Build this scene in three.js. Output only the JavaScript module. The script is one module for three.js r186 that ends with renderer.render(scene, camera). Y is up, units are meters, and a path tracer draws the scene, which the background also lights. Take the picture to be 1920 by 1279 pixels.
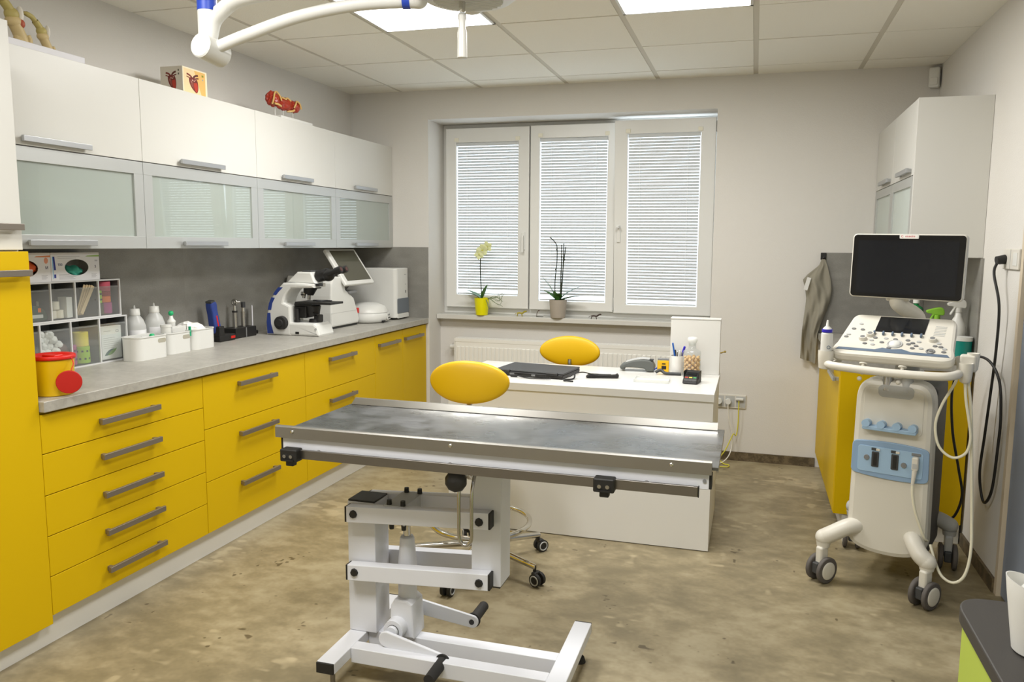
import * as THREE from 'three';
import { RoundedBoxGeometry } from 'three/addons/geometries/RoundedBoxGeometry.js';
import { mergeGeometries, toCreasedNormals } from 'three/addons/utils/BufferGeometryUtils.js';
import { RectAreaLightUniformsLib } from 'three/addons/lights/RectAreaLightUniformsLib.js';

// ---------------------------------------------------------------- camera, sky, lights, exposure
const scene = new THREE.Scene();
const camera = new THREE.PerspectiveCamera(2 * Math.atan(639.5 / 1448.13) * 180 / Math.PI, 1920 / 1279, 0.05, 60);
camera.position.set(2.8747, 1.4143, 5.1919);
camera.rotation.set(-0.1186, 0.2793, 0.0091, 'YXZ');
camera.setViewOffset(1920, 1279, -36, 8.8, 1920, 1279);
const renderer = new THREE.WebGLRenderer({ antialias: true });
renderer.toneMapping = THREE.LinearToneMapping;
renderer.toneMappingExposure = 1.38;
renderer.shadowMap.enabled = true;
RectAreaLightUniformsLib.init();
scene.background = new THREE.Color(0.80, 0.90, 1.0);
scene.backgroundIntensity = 2.6;
const PANEL_LIGHT = 22.0, PANEL_GLOW = 2.0;
const PANEL_COLOR = new THREE.Color(1.0, 0.985, 0.96);

// ---------------------------------------------------------------- helpers
function rng(seed) { let a = seed >>> 0; return () => { a = (a + 0x6D2B79F5) >>> 0; let t = Math.imul(a ^ (a >>> 15), 1 | a); t = (t + Math.imul(t ^ (t >>> 7), 61 | t)) ^ t; return ((t ^ (t >>> 14)) >>> 0) / 4294967296; }; }
const R1 = rng(11);
const taken = {};
function numbered(n) { if (!(n in taken)) { taken[n] = 0; return n; } taken[n]++; return n + '_' + String(taken[n]).padStart(3, '0'); }
const V = (x, y, z) => new THREE.Vector3(x, y, z);
function finish(o, name, label, category, group) { o.name = numbered(name); o.userData = { label, category }; if (group) o.userData.group = group; return o; }
function thing(name, label, category, pos = [0, 0, 0], turn = 0, group) {
  const o = new THREE.Group(); finish(o, name, label, category, group);
  o.position.set(...pos); o.rotation.y = turn; scene.add(o); return o;
}
function part(parent, name, geo, m, pos, rot, label) {
  if (Array.isArray(geo)) geo = merge(geo);
  const o = new THREE.Mesh(geo, m); o.name = name; o.castShadow = o.receiveShadow = true;
  if (pos) o.position.set(...pos); if (rot) o.rotation.set(...rot);
  if (label) o.userData.label = label;
  parent.add(o); return o;
}
function solo(name, label, category, geo, m, pos, rot, group) { const o = part(scene, name, geo, m, pos, rot); finish(o, name, label, category, group); return o; }
function struct(name, geo, m, label, category) { const o = part(scene, name, geo, m); o.userData = { kind: 'structure', label, category }; taken[name] = 0; return o; }
function structGroup(name, label, category) { const o = new THREE.Group(); o.name = name; o.userData = { kind: 'structure', label, category }; scene.add(o); return o; }
function norm(g) { if (g.index) g = g.toNonIndexed(); for (const k of Object.keys(g.attributes)) if (!['position', 'normal', 'uv'].includes(k)) g.deleteAttribute(k); if (!g.attributes.uv) g.setAttribute('uv', new THREE.BufferAttribute(new Float32Array(g.attributes.position.count * 2), 2)); g.morphAttributes = {}; return g; }
function merge(list) { return list.length === 1 ? list[0] : mergeGeometries(list.map(norm)); }
function mv(g, x = 0, y = 0, z = 0, rx = 0, ry = 0, rz = 0) { if (rx || ry || rz) g.applyMatrix4(new THREE.Matrix4().makeRotationFromEuler(new THREE.Euler(rx, ry, rz))); return g.translate(x, y, z); }
// box from corner to corner, optionally rounded
function bx(x0, x1, y0, y1, z0, z1, r = 0) {
  const w = Math.abs(x1 - x0), h = Math.abs(y1 - y0), d = Math.abs(z1 - z0);
  const g = r ? new RoundedBoxGeometry(w, h, d, 2, Math.min(r, w / 2.01, h / 2.01, d / 2.01)) : new THREE.BoxGeometry(w, h, d);
  return g.translate((x0 + x1) / 2, (y0 + y1) / 2, (z0 + z1) / 2);
}
// box whose uv are metres (texture size s metres)
function bxu(x0, x1, y0, y1, z0, z1, s = 1, r = 0) { return metricUV(bx(x0, x1, y0, y1, z0, z1, r), s); }
function metricUV(g, s) {
  g = g.index ? g.toNonIndexed() : g; const p = g.attributes.position, n = g.attributes.normal, uv = new Float32Array(p.count * 2);
  for (let i = 0; i < p.count; i++) {
    const ax = Math.abs(n.getX(i)), ay = Math.abs(n.getY(i)), az = Math.abs(n.getZ(i));
    let u, v; if (ay >= ax && ay >= az) { u = p.getX(i); v = p.getZ(i); } else if (ax >= az) { u = p.getZ(i); v = p.getY(i); } else { u = p.getX(i); v = p.getY(i); }
    uv[2 * i] = u / s; uv[2 * i + 1] = v / s;
  }
  g.setAttribute('uv', new THREE.BufferAttribute(uv, 2)); return g;
}
function cyl(r0, r1, h, seg = 24, x = 0, y = 0, z = 0) { return new THREE.CylinderGeometry(r1, r0, h, seg).translate(x, y + h / 2, z); } // r0 bottom, r1 top
// cylinder between two points
function rod(a, b, r0, r1 = r0, seg = 16) {
  const A = V(...a), B = V(...b), d = B.clone().sub(A), L = d.length();
  const g = new THREE.CylinderGeometry(r1, r0, L, seg).translate(0, L / 2, 0);
  g.applyQuaternion(new THREE.Quaternion().setFromUnitVectors(V(0, 1, 0), d.normalize())); return g.translate(A.x, A.y, A.z);
}
function tube(pts, r, seg = 48, rs = 8, closed = false, tension = 0.5) { return new THREE.TubeGeometry(new THREE.CatmullRomCurve3(pts.map(p => V(...p)), closed, 'catmullrom', tension), seg, r, rs, closed); }
function lathe(prof, seg = 32) { return new THREE.LatheGeometry(prof.map(p => new THREE.Vector2(p[0], p[1])), seg); }
function shapeOf(pts) { const s = new THREE.Shape(); pts.forEach((p, i) => i ? s.lineTo(p[0], p[1]) : s.moveTo(p[0], p[1])); s.closePath(); return s; }
function smoothShape(pts) { const c = new THREE.CatmullRomCurve3(pts.map(p => V(p[0], p[1], 0)), true, 'catmullrom', 0.5).getPoints(pts.length * 6); return shapeOf(c.slice(0, -1).map(p => [p.x, p.y])); }
// extrude along z from z0 to z1 with a bevel that stays inside
function ext(shape, z0, z1, bevel = 0, seg = 12) {
  const g = new THREE.ExtrudeGeometry(shape, { depth: z1 - z0 - 2 * bevel, bevelEnabled: bevel > 0, bevelSize: bevel, bevelThickness: bevel, bevelOffset: -bevel, bevelSegments: 2, curveSegments: seg });
  return g.translate(0, 0, z0 + bevel);
}
function rrect(x0, x1, y0, y1, r) {
  const s = new THREE.Shape(); s.moveTo(x0 + r, y0); s.lineTo(x1 - r, y0); s.absarc(x1 - r, y0 + r, r, -Math.PI / 2, 0); s.lineTo(x1, y1 - r); s.absarc(x1 - r, y1 - r, r, 0, Math.PI / 2);
  s.lineTo(x0 + r, y1); s.absarc(x0 + r, y1 - r, r, Math.PI / 2, Math.PI); s.lineTo(x0, y0 + r); s.absarc(x0 + r, y0 + r, r, Math.PI, 1.5 * Math.PI); return s;
}
function ell(rx, ry, rz, x = 0, y = 0, z = 0, ws = 24, hs = 16) { return new THREE.SphereGeometry(1, ws, hs).scale(rx, ry, rz).translate(x, y, z); }
// extruded shape drawn in the z-y plane, thickness along x
function extX(shape, x0, x1, bevel = 0) { const g = ext(shape, x0, x1, bevel); return g.applyMatrix4(new THREE.Matrix4().set(0, 0, 1, 0, 0, 1, 0, 0, -1, 0, 0, 0, 0, 0, 0, 1)); } // shape u -> -z

// ---------------------------------------------------------------- textures
function noiseGrid(n, seed) { const r = rng(seed), a = new Float32Array(n * n); for (let i = 0; i < a.length; i++) a[i] = r(); return (x, y) => { x = ((x % n) + n) % n; y = ((y % n) + n) % n; const i = Math.floor(x), j = Math.floor(y), u = x - i, v = y - j, s = u * u * (3 - 2 * u), t = v * v * (3 - 2 * v), i1 = (i + 1) % n, j1 = (j + 1) % n; return (a[j * n + i] * (1 - s) + a[j * n + i1] * s) * (1 - t) + (a[j1 * n + i] * (1 - s) + a[j1 * n + i1] * s) * t; }; }
function dataTex(w, h, f, srgb = true) {
  const d = new Uint8Array(w * h * 4);
  for (let y = 0; y < h; y++) for (let x = 0; x < w; x++) { const c = f(x / w, y / h), k = (y * w + x) * 4; d[k] = c[0]; d[k + 1] = c[1]; d[k + 2] = c[2]; d[k + 3] = 255; }
  const t = new THREE.DataTexture(d, w, h, THREE.RGBAFormat); t.wrapS = t.wrapT = THREE.RepeatWrapping; t.magFilter = THREE.LinearFilter; t.minFilter = THREE.LinearMipmapLinearFilter; t.generateMipmaps = true;
  if (srgb) t.colorSpace = THREE.SRGBColorSpace; t.needsUpdate = true; return t;
}
function canvasTex(w, h, draw) { const c = document.createElement('canvas'); c.width = w; c.height = h; const g = c.getContext('2d'); draw(g, w, h); const t = new THREE.CanvasTexture(c); t.colorSpace = THREE.SRGBColorSpace; t.anisotropy = 4; return t; }
const lerp3 = (a, b, t) => [a[0] + (b[0] - a[0]) * t, a[1] + (b[1] - a[1]) * t, a[2] + (b[2] - a[2]) * t];
const clamp = (x, a = 0, b = 1) => Math.min(b, Math.max(a, x));
const ss = (a, b, x) => { const t = clamp((x - a) / (b - a)); return t * t * (3 - 2 * t); };

const nA = noiseGrid(8, 1), nB = noiseGrid(16, 2), nC = noiseGrid(32, 3), nD = noiseGrid(64, 4), nE = noiseGrid(256, 5), nF = noiseGrid(12, 6), nG = noiseGrid(128, 7);
// mottled concrete look vinyl, one sheet of 4.4 m: soft clouds, trowel strokes, flecks
const n48 = noiseGrid(96, 12), n49 = noiseGrid(200, 13), n50 = noiseGrid(512, 14), n51 = noiseGrid(300, 15);
const floorTex = dataTex(2048, 2048, (u, v) => {
  const wx = (nC(u * 30, v * 30) - .5) * .012, wy = (nC(u * 30 + 11, v * 30 + 9) - .5) * .012, U = u + wx, W2 = v + wy;
  const a = nF(U * 11, W2 * 11), b = nC(U * 26, W2 * 26), c = n48(U * 50 + 20, W2 * 80), d = n49(U * 110, W2 * 180), e = n50(u * 400, v * 500);
  let t = a * .24 + b * .24 + c * .24 + d * .18 + e * .10;
  t = ss(.18, .82, t);
  let col = t < .5 ? lerp3([119, 109, 84], [143, 131, 103], t * 2) : lerp3([143, 131, 103], [165, 154, 126], (t - .5) * 2);
  const sp = n51(u * 260, v * 290) * n48(u * 90 + 3, v * 90 + 8) * (.55 + .45 * nC(u * 24 + 2, v * 24));
  if (sp > .58) col = lerp3(col, [70, 60, 42], ss(.58, .70, sp) * .7);
  const pale = n49(u * 90 + 9, v * 150 + 2) * nC(u * 22 + 7, v * 22); if (pale > .56) col = lerp3(col, [186, 172, 140], ss(.56, .74, pale) * .55);
  return col;
});
const laminateTex = dataTex(512, 512, (u, v) => { const t = nA(u * 8, v * 8) * .3 + nC(u * 32, v * 32) * .25 + nD(u * 64, v * 64) * .25 + nE(u * 256, v * 256) * .2; return lerp3([156, 153, 145], [174, 171, 162], ss(.2, .8, t)); });
const splashTex = dataTex(512, 512, (u, v) => { const t = nA(u * 8, v * 8) * .45 + nC(u * 32 * .5, v * 32) * .3 + nE(u * 256, v * 256) * .25; return lerp3([128, 126, 120], [143, 141, 134], ss(.2, .8, t)); });
const skirtTex = dataTex(256, 256, (u, v) => { const t = nB(u * 16, v * 16) * .6 + nD(u * 64, v * 64) * .4; return lerp3([78, 68, 50], [112, 98, 74], ss(.2, .8, t)); });
const tileBump = dataTex(256, 256, (u, v) => { const t = 255 * (nE(u * 256, v * 256) * .6 + nG(u * 128, v * 128) * .4); return [t, t, t]; }, false);
const plasterBump = dataTex(256, 256, (u, v) => { const t = 255 * (nG(u * 128, v * 128) * .5 + nE(u * 256, v * 256) * .5); return [t, t, t]; }, false);
// brushed and scuffed stainless steel: roughness and tone
const steelRough = dataTex(1024, 512, (u, v) => { const br = nE(u * 256 * .1, v * 256) * .4 + nG(u * 128 * .2 + 7, v * 128) * .3; const sc = nC(u * 32, v * 32) * .5 + nB(u * 16, v * 16) * .5; const t = .24 + .10 * br + .12 * ss(.3, .8, sc); const k = 255 * t; return [k, k, k]; }, false);
const steelTone = dataTex(1024, 512, (u, v) => { const sm = nF(u * 12, v * 12) * .6 + nC(u * 32, v * 32) * .4; const st = ss(.35, .8, sm); const fine = nE(u * 25, v * 256); const k = 114 + 12 * fine; return lerp3([k, k * 1.01, k], [k * 1.07, k * 1.08, k * 1.09], st); });

// ---------------------------------------------------------------- materials
const std = (color, roughness = .5, extra = {}) => new THREE.MeshStandardMaterial({ color, roughness, ...extra });
const phy = (color, roughness, extra = {}) => new THREE.MeshPhysicalMaterial({ color, roughness, ...extra });
const M = {
  wall: std('#d8d5cf', .9, { bumpMap: plasterBump, bumpScale: .0006 }),
  white_plaster: std('#e6e4df', .85),
  wall_grey: std('#cfcac2', .9),
  tile: std('#eeebe0', .95, { bumpMap: tileBump, bumpScale: .0012 }),
  grid: std('#cdc8ba', .7),
  floor: std('#ffffff', .42, { map: floorTex }),
  skirt: std('#ffffff', .5, { map: skirtTex }),
  laminate: std('#ffffff', .42, { map: laminateTex }),
  splash: std('#ffffff', .4, { map: splashTex }),
  yellow: phy(new THREE.Color(.62, .405, .0), .5, { specularIntensity: .4 }),
  yellow_edge: std(new THREE.Color(.62, .41, .0), .6),
  white_front: phy('#d0cfc9', .35),
  white_body: std('#e9e7e2', .5),
  plinth: std('#e3e2dd', .35),
  handle: std('#8d857c', .38, { metalness: .75 }),
  handle_light: std('#b4b6b8', .35, { metalness: .7 }),
  alu: std('#c0c2c0', .38, { metalness: .55 }),
  frost: phy('#dde6e0', .6, { transmission: .62, thickness: 0, ior: 1.5 }),
  glass_face: phy('#ffffff', .02, { transmission: 1, thickness: 0, ior: 1.7 }),
  glass: phy('#ffffff', .0, { transmission: 1, thickness: 0, ior: 1.45 }),
  upvc: std('#e2e2de', .3),
  blind: std('#ccd0d2', .5),
  cord: std('#f2f2ee', .8),
  radiator: std('#ecebe5', .35),
  desk: phy('#d5d4cf', .28),
  desk_panel: std('#e6e5e1', .45),
  seat: phy('#dcb000', .48, { sheen: .2 }),
  chrome: std('#d4d2cc', .12, { metalness: 1 }),
  chrome_dull: std('#b7b5b0', .25, { metalness: 1 }),
  brass: std('#b29a52', .3, { metalness: 1 }),
  steel: std('#ffffff', 1, { metalness: 1, map: steelTone, roughnessMap: steelRough }),
  steel_rim: std('#a9a7a2', .3, { metalness: 1 }),
  steel_dark: std('#8c8883', .35, { metalness: 1 }),
  powder: phy('#d9dbe1', .4),
  black: std('#1b1a19', .5),
  rubber: std('#262524', .75),
  black_gloss: phy('#0c0c0d', .12),
  dark_grey: std('#3c3d3e', .55),
  mid_grey: std('#7b7c7c', .5),
  light_grey: std('#b4b5b3', .5),
  cream: phy('#d6d2c6', .38),
  white_plastic: phy('#dcdcd7', .35),
  white_matte: std('#dfded9', .7),
  blue_light: phy('#9dbbd6', .4),
  slate: std('#5f6f82', .45),
  navy: std('#2a3f86', .45),
  royal: std('#2747b4', .4),
  screen_off: phy('#11141a', .1),
  red: phy('#c8180c', .4),
  bin_yellow: phy('#d8b000', .42),
  clear: phy('#f4f6f6', .06, { transmission: .93, thickness: 0, ior: 1.45 }),
  clear_soft: phy('#f4f5f3', .35, { transmission: .5, thickness: 0, ior: 1.45 }),
  green_bottle: phy('#1f7a44', .3), teal: phy('#0f8478', .3), lime: phy('#8cc63c', .4),
  lime_panel: std('#a9bb48', .5), dark_top: std('#35322f', .55),
  pot_yellow: phy('#e7e000', .35), pot_taupe: std('#a89f93', .6),
  leaf: phy('#3c6a2c', .4), leaf_pale: phy('#7d9c8a', .45), stem: std('#2b3122', .7), petal: phy('#eef0c0', .6, { transmission: .3, thickness: 0 }), petal_core: std('#c9c94a', .6),
  soil: std('#4a3a2a', .95), root: std('#7c8a6c', .8),
  towel: std('#928d7e', .95), smoke: std('#6a6c6d', .4), wood: std('#dcc39a', .7), bone: phy('#cdb784', .5), bone_dark: std('#b9aa66', .5), tyre: std('#5b5652', .7), cartilage: phy('#ebe6dc', .35), tissue: std('#b0563c', .5),
  tissue_red: phy('#a3301a', .35), tissue_gold: phy('#d7b06a', .35),
  cotton: std('#f3f1ec', .95), cotton_cream: std('#ece4d2', .95), door_blue: std('#8b94a4', .55), peanut: std('#d9b37c', .7),
  blue_pen: std('#1d58a8', .4), violet_pen: std('#2a1fb0', .4), cable_white: std('#e8e5dc', .5), cable_cream: std('#e4dfc8', .45), cable_yellow: std('#d9d23a', .5), cable_gold: std('#c9a52c', .5),
  socket: std('#d6d2c8', .4), pink: std('#cf5f73', .85), dark_red: std('#9c1f2c', .85), orange: std('#ef7a2a', .85), magenta: std('#a8447e', .85), green_wrap: std('#9cc21e', .85), yellow_wrap: std('#e0cf3a', .85), dark_green: std('#2d4738', .6),
};
M.clear.side = THREE.DoubleSide;
const printMat = (t, roughness = .5) => new THREE.MeshStandardMaterial({ map: t, roughness });

// ================================================================ THE ROOM (x from the left wall, z from the back wall towards the camera, y up)
const W = 3.885, H = 2.485, ZF = 6.4, T = .6078, XB = 3.4431, ZC = .2369;
struct('floor', bxu(-.2, W + .2, -.1, 0, -.4, ZF + .2, 4.4), M.floor, 'mottled beige-brown concrete-look vinyl floor', 'floor');
// back wall with the niche of the window and radiator
struct('wall_back', merge([bx(-.2, .61, 0, 2.75, -.4, 0), bx(2.61, W + .2, 0, 2.75, -.4, 0), bx(.61, 2.61, 2.285, 2.75, -.4, 0), bx(.61, 2.61, 0, .855, -.4, -.215)].map(g => metricUV(g, .5))), M.wall, 'warm grey painted back wall with window niche', 'wall');
struct('wall_left', bxu(-.2, 0, 0, 2.75, 0, ZF + .2, .5), M.wall, 'warm grey painted wall behind the white wall cabinets', 'wall');
struct('wall_right', merge([bx(W, W + .2, 0, 2.75, 0, 1.73), bx(W, W + .2, 2.08, 2.75, 1.73, 2.68), bx(W, W + .2, 0, 2.75, 2.68, ZF + .2)].map(g => metricUV(g, .5))), M.wall, 'warm beige painted right wall with power socket', 'wall');
struct('wall_front', bxu(0, W, 0, 2.75, ZF, ZF + .2, .5), M.wall, 'warm grey wall at the viewer end of the room', 'wall');
// ceiling: grid bars with the tiles proud of them
{
  const c = structGroup('ceiling', 'suspended ceiling of off-white square tiles', 'ceiling');
  part(c, 'slab', bx(0, W, H + .03, H + .25, 0, ZF), M.grid);
  const xs = [0, ...[5, 4, 3, 2, 1, 0].map(k => XB - T * k), W], zs = [0]; for (let z = ZC; z < ZF; z += T) zs.push(z); zs.push(ZF);
  for (const x of xs.slice(1, -1)) part(c, 'grid_bar', bx(x - .018, x + .018, H + .004, H + .03, 0, ZF), M.grid);
  for (const z of zs.slice(1, -1)) part(c, 'cross_bar', bx(0, W, H + .005, H + .029, z - .012, z + .012), M.grid);
  const holes = new Set(['2,3', '4,3', '2,7', '4,7']); const R = rng(5);
  for (let i = 0; i + 1 < xs.length; i++) for (let j = 0; j + 1 < zs.length; j++) {
    if (holes.has(i + ',' + j)) continue;
    const dy = (R() - .5) * .0016; if (zs[j + 1] - zs[j] < .02) continue;
    const a = i ? .014 : 0, b = i + 2 < xs.length ? .014 : 0;
    part(c, 'ceiling_tile', bxu(xs[i] + a, xs[i + 1] - b, H + dy, H + .03, zs[j] + (j ? .006 : 0), zs[j + 1] - (j + 2 < zs.length ? .006 : 0), .3), M.tile);
  }
  // LED panels in the grid: the two in view over the middle of the room, and two behind the viewer
  const where = ['behind the examination lamp head', 'over the right end of the desk', 'above the viewer on the left', 'above the viewer on the right'];
  let n = 0;
  for (const key of ['2,3', '4,3', '2,7', '4,7']) {
    const [i, j] = key.split(',').map(Number), x0 = xs[i], x1 = xs[i + 1], z0 = zs[j], z1 = zs[j + 1], cx = (x0 + x1) / 2, cz = (z0 + z1) / 2;
    const o = thing('ceiling_light', 'square glowing LED panel in the ceiling ' + where[n++], 'ceiling light', [cx, H, cz], 0, 'LED ceiling panels');
    const w = (x1 - x0) / 2 - .012, d = (z1 - z0) / 2 - .008;
    part(o, 'frame', [bx(-w, w, -.004, .02, -d, -d + .012), bx(-w, w, -.004, .02, d - .012, d), bx(-w, -w + .012, -.004, .02, -d, d), bx(w - .012, w, -.004, .02, -d, d)], M.white_front);
    part(o, 'diffuser', bx(-w + .012, w - .012, .004, .01, -d + .012, d - .012), new THREE.MeshStandardMaterial({ color: '#ffffff', roughness: .6, emissive: PANEL_COLOR, emissiveIntensity: PANEL_GLOW }));
    const l = new THREE.RectAreaLight(PANEL_COLOR, PANEL_LIGHT, 2 * w - .03, 2 * d - .03); l.position.set(cx, H - .001, cz); l.lookAt(cx, 0, cz); scene.add(l);
  }
}
// skirting
struct('baseboard_back', bxu(2.612, 3.30, 0, .058, 0, .012, .5), M.skirt, 'dark brown skirting strip under the back wall', 'baseboard');
struct('baseboard_right', bxu(W - .012, W, 0, .06, 1.2, 1.73, .5), M.skirt, 'dark brown skirting strip along the right wall', 'baseboard');
// blue-grey door in the right wall
{
  const d = structGroup('door_1', 'blue-grey door leaf at the end of the right wall', 'door');
  part(d, 'door_leaf', bx(W + .012, W + .055, .006, 2.04, 1.762, 2.648, .003), M.door_blue);
  part(d, 'door_frame', [bx(W - .004, W + .12, 0, 2.08, 1.73, 1.76), bx(W - .004, W + .12, 0, 2.08, 2.65, 2.68), bx(W - .004, W + .12, 2.042, 2.08, 1.76, 2.65)], std('#cdbfa8', .55));
  part(d, 'door_handle', [rod([W - .04, 1.03, 2.56], [W + .012, 1.03, 2.56], .009), rod([W - .04, 1.03, 2.565], [W - .04, 1.03, 2.46], .009)], M.chrome_dull);
  part(d, 'back_panel', bx(W + .14, W + .2, 0, 2.08, 1.73, 2.68), M.wall);
}
// window sill
struct('trim_1', bx(.612, 2.608, .858, .893, -.345, -.132, .004), M.white_front, 'white window sill over the radiator', 'window sill');
// ---------------------------------------------------------------- window: fixed frame and three sashes, the right one tilted in
const SASH = [];
{
  const w = structGroup('window_1', 'white three-part plastic window in the wall niche', 'window');
  const fz0 = -.345, fz1 = -.285;
  part(w, 'frame', [bx(.61, 2.61, .893, .945, fz0, fz1, .004), bx(.61, 2.61, 2.24, 2.285, fz0, fz1, .004), bx(.61, .655, .94, 2.245, fz0, fz1, .004), bx(2.565, 2.61, .94, 2.245, fz0, fz1, .004), bx(1.90, 1.945, .94, 2.245, fz0, fz1, .004), bx(1.27, 1.315, .94, 2.245, fz0, fz1, .004)], M.upvc);
  const defs = [[.648, 1.291, .942, 2.253, .730, 1.208, 1.036, 2.150, 0], [1.300, 1.919, .941, 2.256, 1.370, 1.861, 1.006, 2.165, 0], [1.924, 2.598, .938, 2.262, 2.013, 2.502, 1.000, 2.170, .075]];
  for (const [x0, x1, y0, y1, gx0, gx1, gy0, gy1, tilt] of defs) {
    const sh = shapeOf([[x0, 0], [x1, 0], [x1, y1 - y0], [x0, y1 - y0]]); const ho = new THREE.Path(); ho.moveTo(gx0, gy0 - y0); ho.lineTo(gx0, gy1 - y0); ho.lineTo(gx1, gy1 - y0); ho.lineTo(gx1, gy0 - y0); ho.closePath(); sh.holes.push(ho);
    const s = part(w, 'sash', new THREE.ExtrudeGeometry(sh, { depth: .05, bevelEnabled: true, bevelSize: .004, bevelThickness: .004, bevelOffset: -.004, bevelSegments: 2 }), M.upvc, [0, y0, -.290], [tilt, 0, 0]);
    part(s, 'pane', bx(gx0 - .01, gx1 + .01, gy0 - y0 - .01, gy1 - y0 + .01, .008, .012), M.glass);
    if (tilt) part(s, 'hinge', [bx(x1 - .002, x1 + .010, .02, .12, .01, .04, .003), bx(x1 - .002, x1 + .006, y1 - y0 - .09, y1 - y0 - .02, .0, .03, .003)], M.light_grey);
    else if (x0 < 1) part(s, 'window_handle', [bx(x1 - .052, x1 - .026, .43, .56, .054, .064, .004), bx(x1 - .047, x1 - .031, .41, .54, .075, .090, .006), rod([x1 - .039, .53, .06], [x1 - .039, .53, .08], .008)], M.upvc);
    else part(s, 'hinge', bx(x1 - .004, x1 + .008, .01, .10, .03, .06, .003), M.light_grey);
    if (tilt) part(s, 'window_handle', [bx(x0 + .02, x0 + .045, .50, .62, .054, .064, .004), bx(x0 + .024, x0 + .042, .60, .618, .06, .11, .006)], M.upvc);
    SASH.push({ x0, x1, y0, y1, gx0, gx1, gy0, gy1, tilt });
  }
}
// venetian blinds, one in each sash
{
  const names = ['white venetian blind in the left window sash, behind the yellow flowerpot', 'white venetian blind in the middle window sash, behind the taupe flowerpot', 'white venetian blind in the tilted right window sash'];
  SASH.forEach((s, k) => {
    const o = thing('venetian_blind', names[k], 'blind', [0, s.y0, -.290], 0, 'window blinds'); o.rotation.x = s.tilt;
    const w = s.gx1 - s.gx0 - .010, xm = (s.gx0 + s.gx1) / 2, top = s.gy1 - s.y0, bot = s.gy0 - s.y0, zb = .034;
    part(o, 'head_rail', bx(s.gx0 + .003, s.gx1 - .003, top - .024, top - .001, zb - .010, zb + .012, .002), M.blind);
    const sg = slat(w), n = Math.floor((top - bot - .05) / .0206), ang = [-1.14, -1.14, -1.26][k];
    for (let i = 0; i < n; i++) part(o, 'slat', sg, M.blind, [xm, top - .036 - i * .0206, zb], [ang, 0, 0]);
    part(o, 'bottom_rail', bx(s.gx0 + .005, s.gx1 - .005, bot + .003, bot + .013, zb - .007, zb + .007, .002), M.blind);
    for (const f of [.17, .83]) part(o, 'ladder_cord', [rod([s.gx0 + f * (s.gx1 - s.gx0), bot + .01, zb + .0085], [s.gx0 + f * (s.gx1 - s.gx0), top - .02, zb + .0085], .0011, .0011, 5), rod([s.gx0 + f * (s.gx1 - s.gx0) + .004, bot + .01, zb - .0085], [s.gx0 + f * (s.gx1 - s.gx0) + .004, top - .02, zb - .0085], .0011, .0011, 5)], M.cord);
    for (const f of [0, 1]) part(o, 'end_clip', bx(f ? s.gx1 - .02 : s.gx0 - .012, f ? s.gx1 + .012 : s.gx0 + .02, top + .008, top + .034, .052, .060, .002), std('#eae6d4', .5));
  });
}
function slat(w) { // shallow curved strip
  const n = 3, pos = [], idx = []; const d = .0175;
  for (let i = 0; i <= n; i++) { const t = i / n - .5, z = t * d, y = .0016 * (1 - 4 * t * t); for (const x of [-w / 2, w / 2]) { pos.push(x, y, z); } }
  for (let i = 0; i < n; i++) { const a = 2 * i; idx.push(a, a + 2, a + 1, a + 1, a + 2, a + 3); }
  const g = new THREE.BufferGeometry(); g.setAttribute('position', new THREE.Float32BufferAttribute(pos, 3)); g.setIndex(idx); g.computeVertexNormals(); return g;
}
// ---------------------------------------------------------------- radiator in the niche
{
  const o = thing('radiator', 'white ribbed panel radiator under the window', 'radiator', [0, 0, 0]);
  const x0 = .765, x1 = 2.36, y0 = .16, y1 = .72, zf = -.115;
  part(o, 'front_panel', bx(x0, x1, y0, y1 - .02, zf - .012, zf, .004), M.radiator);
  part(o, 'back_panel', bx(x0, x1, y0, y1 - .02, zf - .085, zf - .073, .004), M.radiator);
  const rib = bx(-.0125, .0125, y0 + .04, y1 - .06, 0, .008, .0035);
  for (let x = x0 + .03; x < x1 - .02; x += .0335) part(o, 'rib', rib, M.radiator, [x, 0, zf - .001]);
  part(o, 'top_grille', [bx(x0 - .004, x1 + .004, y1 - .026, y1 - .0, zf - .004, zf + .002, .001), bx(x0 - .004, x1 + .004, y1 - .026, y1, zf - .088, zf - .084, .001), ...Array.from({ length: 40 }, (_, i) => bx(x0 + .02 + i * .0398, x0 + .024 + i * .0398, y1 - .006, y1 - .001, zf - .084, zf - .004)), bx(x0 - .002, x1 + .002, y1 - .004, y1 + .001, zf - .03, zf - .026), bx(x0 - .002, x1 + .002, y1 - .004, y1 + .001, zf - .06, zf - .056)], M.radiator);
  part(o, 'side_cover', bx(x0 - .006, x0 - .001, y0, y1, zf - .088, zf + .002, .001), M.radiator); part(o, 'side_cover', bx(x1 + .001, x1 + .006, y0, y1, zf - .088, zf + .002, .001), M.radiator);
  part(o, 'valve', [rod([x0 - .05, y1 - .07, zf - .04], [x0 - .006, y1 - .07, zf - .04], .018), rod([x0 - .02, 0, zf - .05], [x0 - .02, y0 + .03, zf - .05], .008), rod([x0 - .02, y0 + .03, zf - .05], [x0 - .001, y0 + .03, zf - .05], .008)], M.white_plastic);
}

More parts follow.
